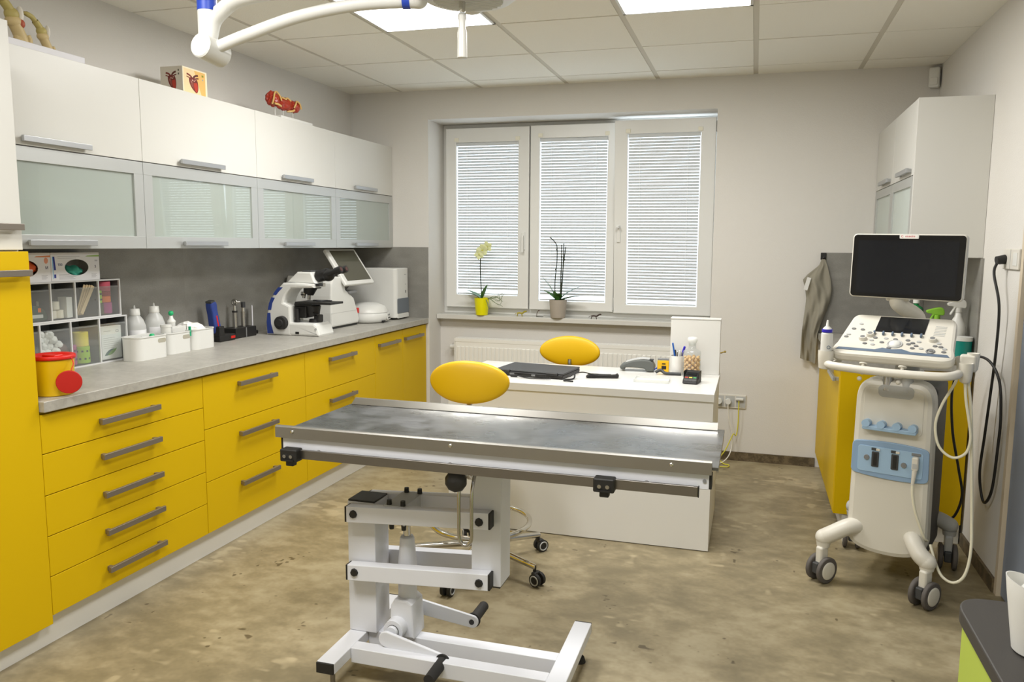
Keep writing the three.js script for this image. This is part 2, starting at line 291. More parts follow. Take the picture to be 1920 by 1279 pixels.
// ================================================================ LEFT RUN OF CABINETS
const XD = .586, XCAB = .566;          // door front and carcass front of the base units
function barHandle(len, m, out = .03) { // bar along z on posts, front towards +x, centred
  return merge([bx(out - .012, out, -.0105, .0105, -len / 2, len / 2, .0015), bx(0, out - .011, -.009, .009, -len / 2 + .012, -len / 2 + .026, .001), bx(0, out - .011, -.009, .009, len / 2 - .026, len / 2 - .012, .001)]);
}
const H29 = barHandle(.292, 0), H29u = barHandle(.30, 0, .026);
function front(parent, name, y0, y1, z0, z1, hy, hz, m = M.yellow, hg = H29, hm = M.handle, xd = XD) {
  const f = part(parent, name, bx(xd - .018, xd, y0 + .0015, y1 - .0015, z0 + .0015, z1 - .0015, .0012), m);
  part(f, 'handle', hg, hm, [xd, hy, hz]); return f;
}
const YB = .118, YT = .828;
{
  const A = thing('base_cabinet', 'yellow base cabinet with five drawers beside the tall yellow cabinet', 'cabinet', [0, 0, 0], 0, 'yellow base cabinets');
  part(A, 'body', bx(.01, XCAB, YB, .836, 2.4015, 3.1985), M.yellow_edge);
  const ys = [YT, .691, .546, .402, .258, YB]; for (let i = 0; i < 5; i++) front(A, 'drawer', ys[i + 1], ys[i], 2.4, 3.2, ys[i] - (i ? .068 : .073), 2.825);
  const B = thing('base_cabinet', 'yellow base cabinet with three deep drawers, next to the five-drawer unit', 'cabinet', [0, 0, 0], 0, 'yellow base cabinets');
  part(B, 'body', bx(.01, XCAB, YB, .836, 1.6015, 2.3985), M.yellow_edge);
  const yb = [YT, .590, .352, YB]; for (let i = 0; i < 3; i++) front(B, 'drawer', yb[i + 1], yb[i], 1.6, 2.4, yb[i] - .068, 2.03);
  const C = thing('base_cabinet', 'yellow base cabinet with three deep drawers under the microscope, half hidden by the steel table', 'cabinet', [0, 0, 0], 0, 'yellow base cabinets');
  part(C, 'body', bx(.01, XCAB, YB, .836, .8015, 1.5985), M.yellow_edge);
  for (let i = 0; i < 3; i++) front(C, 'drawer', yb[i + 1], yb[i], .8, 1.6, yb[i] - .068, 1.225);
  const D = thing('base_cabinet', 'yellow base cabinet with two doors in the window corner', 'cabinet', [0, 0, 0], 0, 'yellow base cabinets');
  part(D, 'body', bx(.01, XCAB, YB, .836, .004, .7985), M.yellow_edge);
  front(D, 'door', YB, YT, .40, .80, YT - .064, .625); front(D, 'door', YB, YT, .004, .40, YT - .064, .245);
}
solo('plinth', 'white kickboard running under the yellow base cabinets', 'plinth', [bx(.48, .542, 0, .0895, .004, 4.2), bx(.48, .542, .0895, .117, .004, 3.199)], M.plinth);
solo('worktop', 'long grey stone-look worktop on the yellow base cabinets', 'worktop', bxu(.004, .606, .8365, .8741, .002, 3.198, .8, .003), M.laminate);
solo('backsplash', 'grey splashback panel behind the worktop along the left wall', 'splashback', bxu(.0005, .0085, .8745, 1.379, .01, 3.198, .9), M.splash);
solo('backsplash', 'short grey splashback panel on the back wall beside the window', 'splashback', bxu(.009, .607, .8745, 1.386, .0005, .0085, .9), M.splash);
// tall cabinet at the left edge
{
  const o = thing('tall_cabinet', 'tall cabinet at the left edge, yellow door below and white door above', 'cabinet', [0, 0, 0]);
  part(o, 'body', bx(.01, .545, .0905, 2.10, 3.2015, 3.7985), M.white_body);
  const d = part(o, 'door', bx(.566, XD, .090, 1.376, 3.2005, 3.80, .0012), M.yellow); part(d, 'handle', H29, M.handle, [XD, 1.307, 3.36]);
  part(d, 'side_panel', bx(.01, .564, .090, 1.376, 3.2, 3.2012), M.yellow);
  const u = part(o, 'upper_door', bx(.546, .564, 1.381, 2.105, 3.2005, 3.80, .0012), M.white_front); part(u, 'handle', H29u, M.handle, [.564, 1.455, 3.36]);
}
// wall cabinets: white flap above, frosted glass flap in an aluminium frame below
{
  const XU = .3276, zz = [[2.4, 3.198], [1.6, 2.4], [.8, 1.6], [.002, .8]];
  const lab = ['white wall cabinet with frosted glass flap above the glove boxes', 'white wall cabinet with frosted glass flap above the white baskets', 'white wall cabinet with frosted glass flap above the microscope', 'white wall cabinet with frosted glass flap in the window corner'];
  zz.forEach(([z0, z1], i) => {
    const o = thing('wall_cabinet', lab[i], 'cabinet', [0, 0, 0], 0, 'white wall cabinets on the left');
    const a = z0 + .0008, b = z1 - .0008, xb = XU - .020;
    part(o, 'body', [bx(.002, xb, 1.3805, 1.396, a, b), bx(.002, xb, 2.084, 2.0995, a, b), bx(.002, xb, 1.742, 1.760, a, b), bx(.002, xb, 1.39, 2.09, a, a + .016), bx(.002, xb, 1.39, 2.09, b - .016, b), bx(.002, .008, 1.39, 2.09, a, b)], M.white_body);
    part(o, 'shelf', bx(.01, xb - .02, 1.555, 1.571, a + .017, b - .017), M.white_body);
    const zm = (z0 + z1) / 2 + [.036, .034, .035, .026][i];
    const u = part(o, 'upper_flap', bx(XU - .018, XU, 1.7535, 2.0995, z0 + .001, z1 - .001, .0012), M.white_front); part(u, 'handle', H29u, M.handle_light, [XU, 1.776, zm]);
    const fw = .052, g = part(o, 'glass_flap', [bx(XU - .018, XU, 1.381, 1.381 + fw, z0 + .001, z1 - .001, .001), bx(XU - .018, XU, 1.7495 - fw, 1.7495, z0 + .001, z1 - .001, .001), bx(XU - .018, XU, 1.381 + fw, 1.7495 - fw, z0 + .001, z0 + fw), bx(XU - .018, XU, 1.381 + fw, 1.7495 - fw, z1 - fw, z1 - .001)], M.alu);
    part(g, 'frosted_pane', bx(XU - .012, XU - .008, 1.381 + fw - .004, 1.7495 - fw + .004, z0 + fw - .004, z1 - fw + .004), M.frost); part(g, 'glass_face', new THREE.PlaneGeometry(z1 - z0 - 2 * fw + .004, 1.7495 - 1.381 - 2 * fw + .004).rotateY(Math.PI / 2), M.glass_face, [XU - .0065, (1.381 + 1.7495) / 2, (z0 + z1) / 2]);
    part(g, 'handle', H29u, M.handle_light, [XU, 1.404, zm]);
  });
  // a few blurred things on the shelves behind the frosted glass
  const st = [[2.62, 1.397, .09, '#d7cdb8'], [2.8, 1.5715, .10, '#e7e4dc'], [1.85, 1.5715, .10, '#d9b39a'], [2.1, 1.397, .11, '#e2d8a8'], [1.72, 1.397, .10, '#d8dcc0'], [1.2, 1.397, .10, '#d9c9a0'], [.3, 1.5715, .09, '#d08a78'], [.55, 1.397, .10, '#dfe0d4']];
  const nm = ['beige', 'white', 'salmon', 'pale yellow', 'pale green', 'tan', 'red', 'off-white'], wh = ['lower left', 'upper left', 'upper', 'lower left', 'lower right', 'lower', 'upper right', 'lower'];
  st.forEach(([z, y, h, c], i) => solo('carton', nm[i] + ' carton on the ' + wh[i] + ' shelf behind frosted glass ' + (z > 2.4 ? 'above the glove boxes' : z > 1.6 ? 'above the white baskets' : z > .8 ? 'above the microscope' : 'in the window corner'), 'carton', bx(.06, .20, y + .0005, y + h, z - .07, z + .07, .003), std(c, .8), null, null, 'cartons behind frosted glass'));
}
// ================================================================ RIGHT CORNER CABINETS
{
  const o = thing('base_cabinet', 'yellow base cabinet behind the ultrasound machine in the right corner', 'cabinet', [0, 0, 0], 0, 'yellow base cabinets');
  part(o, 'body', bx(3.318, W - .013, .105, .836, .014, 1.183), M.yellow_edge);
  part(o, 'side_panel', bx(3.302, W - .013, .098, .836, 1.183, 1.202, .001), M.yellow);
  for (const [z0, z1] of [[.6, 1.182], [.014, .6]]) { const d = part(o, 'door', bx(3.3, 3.318, .1, .828, z0 + .0015, z1 - .0015, .0012), M.yellow); part(d, 'handle', H29, M.handle_light, [3.3, .766, z1 - .17], [0, Math.PI, 0]); }
  part(o, 'kickboard', bx(3.345, 3.365, .001, .1, .014, 1.19), M.plinth); part(o, 'kickboard', bx(3.366, W - .014, .001, .1, 1.17, 1.188), M.plinth);
  solo('worktop', 'grey worktop on the yellow cabinet in the right corner', 'worktop', bxu(3.28, W - .011, .8365, .8741, .011, 1.21, .8, .003), M.laminate);
  solo('backsplash', 'grey splashback panel on the back wall behind the hanging towel', 'splashback', bxu(3.276, W - .01, .8745, 1.379, .0005, .0085, .9), M.splash);
  solo('backsplash', 'grey splashback panel on the right wall behind the spray bottles', 'splashback', bxu(W - .0085, W - .0005, .8745, 1.369, .011, 1.21, .9), M.splash);
  const X0 = 3.571, u = thing('wall_cabinet', 'white wall cabinet with grey glass doors above the ultrasound machine', 'cabinet', [0, 0, 0]);
  part(u, 'body', [bx(X0 + .019, W - .001, 1.371, 1.387, .002, 1.166), bx(X0 + .019, W - .001, 2.086, 2.1005, .002, 1.166), bx(X0 + .019, W - .001, 1.742, 1.758, .002, 1.166), bx(X0 + .019, W - .001, 1.38, 2.09, .002, .018), bx(X0 + .019, W - .001, 1.38, 2.09, .575, .591), bx(W - .007, W - .001, 1.38, 2.09, .002, 1.166)], M.white_body);
  part(u, 'side_panel', bx(X0, W - .001, 1.3705, 2.101, 1.167, 1.186, .001), M.white_front);
  for (const [z0, z1] of [[.585, 1.166], [.003, .583]]) {
    const d = part(u, 'upper_door', bx(X0, X0 + .018, 1.7535, 2.0995, z0 + .0012, z1 - .0012, .0012), M.white_front); part(d, 'handle', H29u, M.handle_light, [X0, 1.778, z1 - .19], [0, Math.PI, 0]);
    const fw = .045, g = part(u, 'glass_door', [bx(X0, X0 + .018, 1.372, 1.372 + fw, z0 + .001, z1 - .001), bx(X0, X0 + .018, 1.7495 - fw, 1.7495, z0 + .001, z1 - .001), bx(X0, X0 + .018, 1.372 + fw, 1.7495 - fw, z0 + .001, z0 + fw), bx(X0, X0 + .018, 1.372 + fw, 1.7495 - fw, z1 - fw, z1 - .001)], M.alu);
    part(g, 'frosted_pane', bx(X0 + .008, X0 + .012, 1.372 + fw - .004, 1.7495 - fw + .004, z0 + fw - .004, z1 - fw + .004), M.frost);
  }
}
// ================================================================ DESK
{
  const o = thing('desk', 'white desk with a full front panel in front of the window', 'desk', [0, 0, 0]);
  part(o, 'desktop', bx(1.416, 2.726, .711, .748, 1.037, 1.665, .002), M.desk);
  part(o, 'front_panel', bx(1.43, 2.7225, .004, .7105, 1.632, 1.65, .001), M.desk_panel);
  part(o, 'side_panel', bx(2.704, 2.7225, .004, .7105, 1.06, 1.6315, .001), M.desk_panel); part(o, 'side_panel', bx(1.43, 1.448, .004, .7105, 1.06, 1.6315, .001), M.desk_panel);
  solo('desk_cabinet', 'white upright box unit standing on the right end of the desk', 'box', [bx(2.468, 2.722, .7485, 1.033, 1.045, 1.118, .0015), bx(2.466, 2.7235, 1.0335, 1.04, 1.043, 1.120, .001)], M.desk);
}

// ================================================================ CHAIRS (round stools with an oval yellow back)
function stool(label, x, z, turn, bw, byc, bh, bz, ringY) { // backrest centre height byc, half sizes bw, bh, at local z = bz
  const o = thing('stool', label, 'stool', [x, 0, z], turn, 'yellow stools at the desk');
  const pad = new THREE.SphereGeometry(1, 40, 24), pp = pad.attributes.position;
  for (let i = 0; i < pp.count; i++) { let a = pp.getX(i), b = pp.getY(i), c = pp.getZ(i); const s = Math.sign(c) * Math.pow(Math.abs(c), .62); const bend = .03 * a * a; pp.setXYZ(i, a * bw, b * bh, s * .032 - Math.sign(bz) * bend); }
  pad.computeVertexNormals();
  part(o, 'backrest', pad, M.seat, [0, byc, bz]);
  const s = Math.sign(bz);
  part(o, 'back_support', tube([[0, byc - bh * .5, bz - s * .026], [0, byc - bh * .95, bz - s * .030], [0, byc - bh - .06, bz - s * .01], [0, .50, bz + s * .02], [0, .445, bz - s * .05], [0, .44, s * .06]], .012, 50, 8), M.chrome_dull);
  part(o, 'seat', lathe([[.0, .455], [.14, .455], [.172, .462], [.185, .485], [.18, .51], [.15, .522], [0, .526]], 40), M.seat);
  part(o, 'seat_plate', cyl(.07, .09, .02, 24, 0, .434, 0), M.black);
  part(o, 'gas_lift', [cyl(.025, .025, .2, 20, 0, .07, 0), cyl(.014, .014, .18, 16, 0, .26, 0)], M.chrome);
  part(o, 'foot_ring', [new THREE.TorusGeometry(.215, .0115, 12, 64).rotateX(Math.PI / 2).translate(0, ringY, 0), ...[0, 1, 2].map(i => rod([Math.cos(i * 2.0944 + .5) * .205, ringY, Math.sin(i * 2.0944 + .5) * .205], [Math.cos(i * 2.0944 + .5) * .024, ringY - .02, Math.sin(i * 2.0944 + .5) * .024], .008))], M.chrome);
  part(o, 'hub', cyl(.04, .03, .07, 24, 0, .065, 0), M.chrome);
  for (let i = 0; i < 5; i++) {
    const a = .50 + i * Math.PI * 2 / 5 - turn, c = Math.cos(a), q = Math.sin(a);
    part(o, 'base_leg', rod([c * .03, .105, q * .03], [c * .31, .078, q * .31], .016, .0125), M.chrome);
    const w = part(o, 'caster', [rod([c * .305, .05, q * .305], [c * .305, .085, q * .305], .007), mv(bx(-.012, .012, .036, .06, -.02, .02, .006), c * .312, 0, q * .312, 0, -a, 0)], M.black);
    for (const k of [-1, 1]) { const ux = -q * k, uz = c * k; part(w, 'wheel', [rod([c * .32 + ux * .008, .0275, q * .32 + uz * .008], [c * .32 + ux * .022, .0275, q * .32 + uz * .022], .0275, .0275, 24)], M.rubber); part(w, 'wheel_rim', new THREE.TorusGeometry(.019, .003, 8, 24).rotateY(Math.atan2(ux, uz)).translate(c * .32 + ux * .0225, .0275, q * .32 + uz * .0225), M.light_grey); }
  }
  return o;
}
stool('yellow stool with oval back in front of the desk, behind the steel table', 1.765, 2.10, .05, .170, .855, .088, .19, .205);
stool('yellow stool with oval back behind the desk, by the radiator', 1.848, .925, 0, .183, .787, .090, -.17, .205);

// ================================================================ EXAMINATION TABLE
{
  const o = thing('examination_table', 'stainless steel examination table on a white foot-crank lifting frame', 'table', [0, 0, 0]);
  const pan = part(o, 'tray', metricUV(bx(1.49, 2.806, .826, .834, 2.712, 3.155), 1.3), M.steel);
  part(pan, 'end_lip', [bx(2.8002, 2.8058, .812, .8259, 2.73, 3.12)], M.steel_rim);
  // rims: outside face upright, inside face sloping down to the tray (profile in z-y, extruded along x)
  const rimF = shapeOf([[-3.168, .816], [-3.168, .849], [-3.164, .853], [-3.156, .853], [-3.138, .836], [-3.138, .8345], [-3.160, .8345], [-3.160, .816]]);
  const rimB = shapeOf([[-2.698, .816], [-2.698, .850], [-2.702, .854], [-2.708, .853], [-2.735, .836], [-2.735, .8345], [-2.706, .8345], [-2.706, .816]]);
  part(o, 'front_rim', extX(rimF, 1.475, 2.790), M.steel_rim); part(o, 'back_rim', extX(rimB, 1.497, 2.785), M.steel_rim);
  for (const [x] of [[1.535], [2.055], [2.685]]) part(o, 'screw', ell(.006, .006, .004, x, .836, 3.169, 12, 8), M.chrome);
  part(o, 'frame', [bx(1.494, 2.784, .772, .815, 3.115, 3.158, .003), bx(1.494, 2.784, .772, .815, 2.715, 2.758, .003), bx(1.53, 1.57, .776, .822, 2.758, 3.115), bx(2.72, 2.76, .776, .822, 2.758, 3.115), bx(2.02, 2.19, .776, .822, 2.758, 3.115)], M.powder);
  for (const x of [1.491, 2.787]) for (const z of [3.137, 2.737]) part(o, 'frame_cap', bx(x - .004, x + .004, .774, .813, z - .02, z + .02, .002), M.black);
  part(o, 'cap_screw', rod([2.772, .797, 3.157], [2.772, .797, 3.161], .005), M.mid_grey);
  part(o, 'side_rail', bx(1.505, 2.757, .758, .786, 3.172, 3.182, .0015), M.steel_dark);
  for (const x of [1.62, 2.05, 2.62]) part(o, 'rail_spacer', rod([x, .775, 3.157], [x, .775, 3.173], .009), M.steel_dark);
  part(o, 'rail_cap', bx(2.757, 2.760, .757, .787, 3.171, 3.183, .001), M.black);
  for (const x of [1.542, 2.510]) {
    const c = part(o, 'rail_clamp', [bx(x - .029, x + .029, .752, .791, 3.168, 3.205, .005), bx(x - .012, x + .014, .738, .755, 3.178, 3.200, .003), bx(x - .02, x + .02, .756, .76, 3.204, 3.209)], M.black);
    part(c, 'clamp_screw', [rod([x - .011, .770, 3.204], [x - .011, .770, 3.2085], .0055), rod([x + .011, .770, 3.204], [x + .011, .770, 3.2085], .0055)], M.chrome_dull);
  }
  // tilt lock: knob and a long bent rod
  const knob = part(o, 'tilt_knob', lathe([[0, -.016], [.022, -.016], [.031, -.008], [.034, .004], [.031, .014], [.02, .02], [0, .022]], 10).rotateX(Math.PI / 2), M.black, [2.066, .728, 3.150]);
  part(knob, 'knob_stem', rod([0, 0, -.1], [0, 0, -.01], .008), M.chrome_dull);
  part(o, 'lock_rod', tube([[2.064, .77, 3.06], [2.064, .70, 3.118], [2.064, .60, 3.125], [2.065, .545, 3.125], [2.074, .528, 3.125], [2.084, .524, 3.125], [2.094, .528, 3.125], [2.103, .545, 3.125], [2.104, .60, 3.125], [2.104, .70, 3.118], [2.104, .77, 3.06]], .0055, 90, 8), M.chrome_dull);
  part(o, 'lock_bracket', [bx(2.045, 2.12, .745, .776, 2.99, 3.07, .002)], M.powder);
  // right column carries the top, left column stands on the base
  part(o, 'moving_column', [bx(2.053, 2.151, .342, .776, 2.893, 2.990, .003)], M.powder);
  part(o, 'column_foot', bx(2.056, 2.148, .337, .3418, 2.896, 2.987), M.black);
  part(o, 'column_bracket', [bx(2.0, 2.22, .755, .7755, 2.86, 3.03, .002), ext(shapeOf([[2.053, .70], [2.132, .70], [2.165, .735], [2.165, .756], [2.053, .756]]), 2.9905, 2.997, .001)], M.powder);
  part(o, 'fixed_column', bx(1.614, 1.714, .119, .567, 2.885, 2.984, .003), M.powder);
  part(o, 'column_cap', bx(1.616, 1.712, .567, .573, 2.887, 2.982, .002), M.black);
  const bar = (x0, y0, x1, y1, h, z0, z1) => ext(shapeOf([[x0, y0 - h / 2], [x1, y1 - h / 2], [x1, y1 + h / 2], [x0, y0 + h / 2]]), z0, z1, .002);
  for (const [z0, z1, cap] of [[2.991, 3.028, 1], [2.842, 2.879, 0]]) for (const [yl, yr, x1] of [[.537, .566, 2.122], [.340, .369, 2.121]]) {
    const a = part(o, 'lift_arm', bar(1.634, yl, x1, yr, .053, z0, z1), M.powder);
    part(a, 'arm_cap', bx(1.628, 1.634, yl - .0255, yl + .0255, z0 + .001, z1 - .001), M.black); part(a, 'arm_cap', bx(x1, x1 + .006, yr - .0255, yr + .0255, z0 + .001, z1 - .001), M.black);
    const zf = cap ? z1 : z0 - .006;
    for (const [bxx, by] of [[1.660, yl + .004], [2.092, yr - .004]]) part(a, 'pivot_bolt', rod([bxx, by, zf], [bxx, by, zf + .006], .014, .012, 8), M.black);
  }
  // bracket plates and bolts of the jack between the upper arms
  part(o, 'jack_bracket', [mv(bx(-.035, .035, -.003, .003, -.075, .075, .001), 1.795, .574, 2.935), mv(bx(-.003, .003, -.06, .004, -.073, .073), 1.762, .572, 2.935), mv(bx(-.003, .003, -.06, .004, -.073, .073), 1.828, .572, 2.935)], M.light_grey);
  for (const [x, z] of [[1.775, 3.0], [1.823, 3.0], [1.775, 2.87], [1.823, 2.87]]) part(o, 'bracket_bolt', cyl(.009, .008, .016, 8, x, .577, z), M.black);
  for (const x of [1.775, 1.818]) part(o, 'bracket_nut', cyl(.008, .009, .018, 8, x, .490, 2.985), M.black);
  // hydraulic jack
  part(o, 'jack_rod', rod([1.806, .44, 2.935], [1.803, .575, 2.935], .0125), M.chrome);
  part(o, 'jack_cylinder', [lathe([[0, .19], [.031, .19], [.031, .36], [.0275, .40], [.0235, .445], [.020, .452], [0, .452]], 28).translate(1.806, 0, 2.935)], M.powder);
  part(o, 'jack_body', [ext(shapeOf([[1.762, .12], [1.85, .12], [1.843, .235], [1.825, .248], [1.780, .248], [1.766, .225]]), 2.895, 2.985, .006)], M.powder);
  part(o, 'jack_boss', [rod([1.792, .158, 2.96], [1.792, .158, 3.02], .036, .034, 28), rod([1.792, .158, 3.02], [1.792, .158, 3.036], .02, .02, 20)], M.powder);
  part(o, 'jack_ring', new THREE.TorusGeometry(.019, .002, 8, 28).translate(1.792, .158, 3.022), M.black);
  const lever = (x0, y0, x1, y1, r) => { const a = Math.atan2(y1 - y0, x1 - x0), s = new THREE.Shape(), L = Math.hypot(x1 - x0, y1 - y0); s.absarc(0, 0, r, Math.PI / 2, 1.5 * Math.PI); s.lineTo(L, -r * .8); s.absarc(L, 0, r * .8, -Math.PI / 2, Math.PI / 2); s.closePath(); return [s, a]; };
  {
    const [s, a] = lever(1.785, .146, 1.983, .103, .026); part(o, 'foot_crank', mv(ext(s, 0, .012, .003), 1.785, .146, 3.046, 0, 0, a), M.powder);
    part(o, 'crank_axle', rod([1.785, .146, 3.03], [1.785, .146, 3.05], .016), M.powder);
    part(o, 'pedal_grip', [rod([1.983, .106, 3.058], [1.983, .106, 3.064], .025, .025, 24), rod([1.983, .106, 3.06], [1.981, .102, 3.165], .0185, .0175, 16)], M.rubber);
    const [s2, a2] = lever(1.80, .182, 2.012, .152, .027); part(o, 'foot_crank', mv(ext(s2, 0, .012, .003), 1.80, .182, 2.866, 0, 0, a2), M.powder);
    part(o, 'crank_axle', rod([1.80, .18, 2.87], [1.80, .18, 2.90], .016), M.powder);
    part(o, 'pedal_grip', [rod([2.012, .152, 2.865], [2.012, .152, 2.859], .025, .025, 24), rod([2.012, .152, 2.865], [2.012, .152, 2.755], .0185, .0175, 16)], M.rubber);
    part(o, 'grip_screw', rod([2.012, .152, 2.878], [2.012, .152, 2.880], .009), M.black);
  }
  // base: two rails between two cross feet
  part(o, 'base_rail', bx(1.676, 2.328, .068, .119, 3.044, 3.090, .003), M.powder); part(o, 'base_rail', bx(1.676, 2.328, .068, .119, 2.924, 2.970, .003), M.powder);
  for (const [x0, x1, l] of [[1.614, 1.676, 0], [2.327, 2.387, 1]]) {
    const f = part(o, 'cross_foot', bx(x0, x1, .082, .1185, 2.702, 3.190, .003), M.powder);
    part(f, 'foot_cap', [bx(x0 + .001, x1 - .001, .083, .1175, 3.190, 3.197, .002), bx(x0 + .001, x1 - .001, .083, .1175, 2.695, 2.702, .002)], M.black);
    for (const z of [2.751, 3.150]) { const a = part(f, 'levelling_foot', rod([(x0 + x1) / 2, .012, z], [(x0 + x1) / 2, .083, z], .008), M.steel_dark); part(f, 'foot_pad', cyl(.021, .016, .017, 20, (x0 + x1) / 2, .0005, z), M.rubber); }
  }
}

// ================================================================ ULTRASOUND MACHINE
const US = { x: 3.478, z: 1.639, th: -.347 };
const usW = (x, y, z) => { const c = Math.cos(US.th), s = Math.sin(US.th); return [US.x + x * c + z * s, y, US.z - x * s + z * c]; };
{
  const o = thing('ultrasound_machine', 'white ultrasound machine on casters with black monitor and keyboard', 'ultrasound', [US.x, 0, US.z], US.th);
  // body: front shell, dark rear housing
  const fs = new THREE.Shape(); fs.moveTo(-.122, .22); fs.bezierCurveTo(-.118, .165, -.06, .145, .03, .145); fs.bezierCurveTo(.12, .145, .178, .165, .184, .22); fs.lineTo(.178, .79); fs.bezierCurveTo(.176, .85, .155, .876, .115, .88); fs.lineTo(-.055, .88); fs.bezierCurveTo(-.09, .876, -.112, .85, -.114, .79); fs.closePath();
  part(o, 'front_shell', ext(fs, .085, .205, .022, 10), M.cream);
  part(o, 'rear_housing', bx(-.112, .172, .13, .85, -.21, .086, .02), M.dark_grey);
  part(o, 'front_door', ext(rrect(-.08, .143, .665, .845, .02), .2035, .2075, .0015), M.cream);
  part(o, 'top_recess', ext(rrect(-.028, .105, .812, .862, .02), .2045, .2085, .001), M.light_grey);
  part(o, 'cable_hook', [ext(rrect(-.074, .128, .678, .694, .007), .206, .250, .003), ...[-.060, -.003, .055, .113].map(x => rod([x, .700, .206], [x, .704, .252], .0155, .0155, 20))], M.blue_light);
  const ring = new THREE.Shape(); ring.moveTo(-.115, .505); ring.bezierCurveTo(-.115, .492, -.108, .486, -.095, .484); ring.bezierCurveTo(-.02, .472, .09, .470, .155, .480); ring.bezierCurveTo(.172, .484, .177, .49, .177, .505); ring.lineTo(.175, .60); ring.bezierCurveTo(.174, .612, .166, .618, .155, .620); ring.bezierCurveTo(.08, .632, -.02, .632, -.095, .622); ring.bezierCurveTo(-.108, .620, -.114, .612, -.114, .60); ring.closePath();
  const pl = part(o, 'connector_panel', ext(ring, .2035, .213, .003), std('#8aa6c4', .45));
  part(pl, 'connector_plate', ext(rrect(-.090, .155, .496, .604, .012), .2132, .2155, .001), M.blue_light);
  for (const x of [-.022, .052]) { part(pl, 'connector_socket', ext(rrect(x - .014, x + .014, .520, .584, .004), .2156, .2185, .001), M.dark_grey); part(pl, 'socket_slot', bx(x - .007, x + .007, .526, .578, .2186, .2195), M.black); part(pl, 'socket_latch', [bx(x - .016, x + .004, .588, .599, .2156, .2185, .001)], M.dark_grey); part(pl, 'latch_tab', bx(x + .002, x + .017, .588, .598, .2156, .2205, .002), M.cream); }
  for (const [x, y] of [[-.055, .556], [.086, .545]]) part(pl, 'lock_knob', rod([x, y, .2156], [x, y, .222], .011, .010, 20), M.mid_grey);
  const plug = part(pl, 'probe_plug', [bx(.118, .142, .535, .590, .2156, .245, .006), rod([.130, .540, .235], [.126, .478, .240], .010, .006)], M.cream); part(pl, 'plug_grip', bx(.122, .138, .545, .565, .2452, .2465), M.light_grey); part(pl, 'socket_latch', bx(.112, .146, .590, .601, .2156, .2185, .001), M.mid_grey);
  // legs and casters
  const legs = [[[-.07, .250, .17], [-.11, .245, .215], [-.165, .212, .245], [-.198, .190, .252]], [[.125, .245, .17], [.14, .238, .215], [.17, .205, .25], [.200, .182, .256]], [[-.08, .23, -.17], [-.13, .22, -.2], [-.19, .195, -.22]], [[.13, .23, -.17], [.17, .22, -.2], [.215, .195, -.22]]];
  legs.forEach((p, i) => {
    const f = i < 2, q = p[p.length - 1], m = f ? M.cream : M.light_grey, l = part(o, 'leg', [tube(p, .034, 24, 14), ell(.034, .034, .034, ...q), ell(.034, .034, .034, ...p[0])], m);
    part(l, 'collar', rod([q[0], .150, q[2]], [q[0], .172, q[2]], .026, .030, 20), m);
    const y = [-.45, -.42, .3, .2][i], c = Math.cos(y), s = Math.sin(y), cx = q[0], cz = q[2] + .012;
    part(l, 'fork', [mv(bx(-.017, .017, .055, .155, -.022, .024, .010), cx, 0, cz, 0, y, 0)], m);
    part(l, 'fork_shield', mv(bx(-.015, .015, .04, .088, .018, .042, .006), cx, 0, cz, 0, y, 0), M.dark_grey);
    for (const k of [-1, 1]) {
      const wx = cx + c * k * .028, wz = cz - s * k * .028, g = lathe([[0, -.0095], [.048, -.0095], [.056, -.006], [.0565, .006], [.05, .0095], [0, .0095]], 32).rotateZ(-Math.PI / 2 * k).rotateY(y);
      const w = part(l, 'wheel', g.translate(wx, .0567, wz), M.tyre);
      part(l, 'hub_cap', lathe([[0, 0], [.038, 0], [.038, .002], [.03, .0045], [0, .006]], 28).rotateZ(-Math.PI / 2 * k).rotateY(y).translate(wx + c * k * .0096, .0567, wz - s * k * .0096), M.cream);
    }
  });
  // neck, handle frame, console
  part(o, 'neck', [bx(-.02, .095, .84, .90, -.10, .08, .02), rod([.037, .86, -.01], [.037, 1.02, -.01], .05, .042, 24)], M.light_grey);
  for (const [x, m] of [[.0, M.chrome_dull], [.072, M.light_grey]]) part(o, 'cup', rod([x, .835, .19], [x, .905, .175], .022, .023, 24), m);
  part(o, 'handle_frame', [tube([[-.17, .965, .02], [-.195, .957, .15], [-.205, .952, .30], [-.190, .948, .365], [-.13, .944, .387], [.03, .940, .392], [.19, .942, .387], [.250, .946, .365], [.268, .952, .30], [.255, .958, .15], [.23, .966, .02]], .0165, 90, 10), bx(-.18, .24, .945, .972, -.02, .06, .008)], M.cream);
  for (const x of [-.055, .085]) { part(o, 'cable_peg', [rod([x, .925, .392], [x, .965, .375], .006), rod([x, .962, .376], [x, .966, .374], .015)], M.cream); part(o, 'cable_peg', ell(.009, .009, .009, x - .01, .905, .38), M.cream); }
  const con = new THREE.Group(); con.name = 'console'; con.position.set(.03, 1.0, .345); con.rotation.x = .47; o.add(con); // local: x across, z from back (-.30) to front (0), y up
  const cs = new THREE.Shape(); cs.moveTo(-.165, .298); cs.quadraticCurveTo(-.190, .296, -.196, .262); cs.lineTo(-.212, .075); cs.quadraticCurveTo(-.228, .02, -.212, .006); cs.quadraticCurveTo(-.2, -.006, -.17, -.008); cs.lineTo(.17, -.008); cs.quadraticCurveTo(.2, -.006, .212, .006); cs.quadraticCurveTo(.228, .02, .212, .075); cs.lineTo(.196, .262); cs.quadraticCurveTo(.190, .296, .165, .298); cs.closePath();
  part(con, 'keyboard_deck', ext(cs, -.042, 0, .012, 10).rotateX(-Math.PI / 2), M.cream);
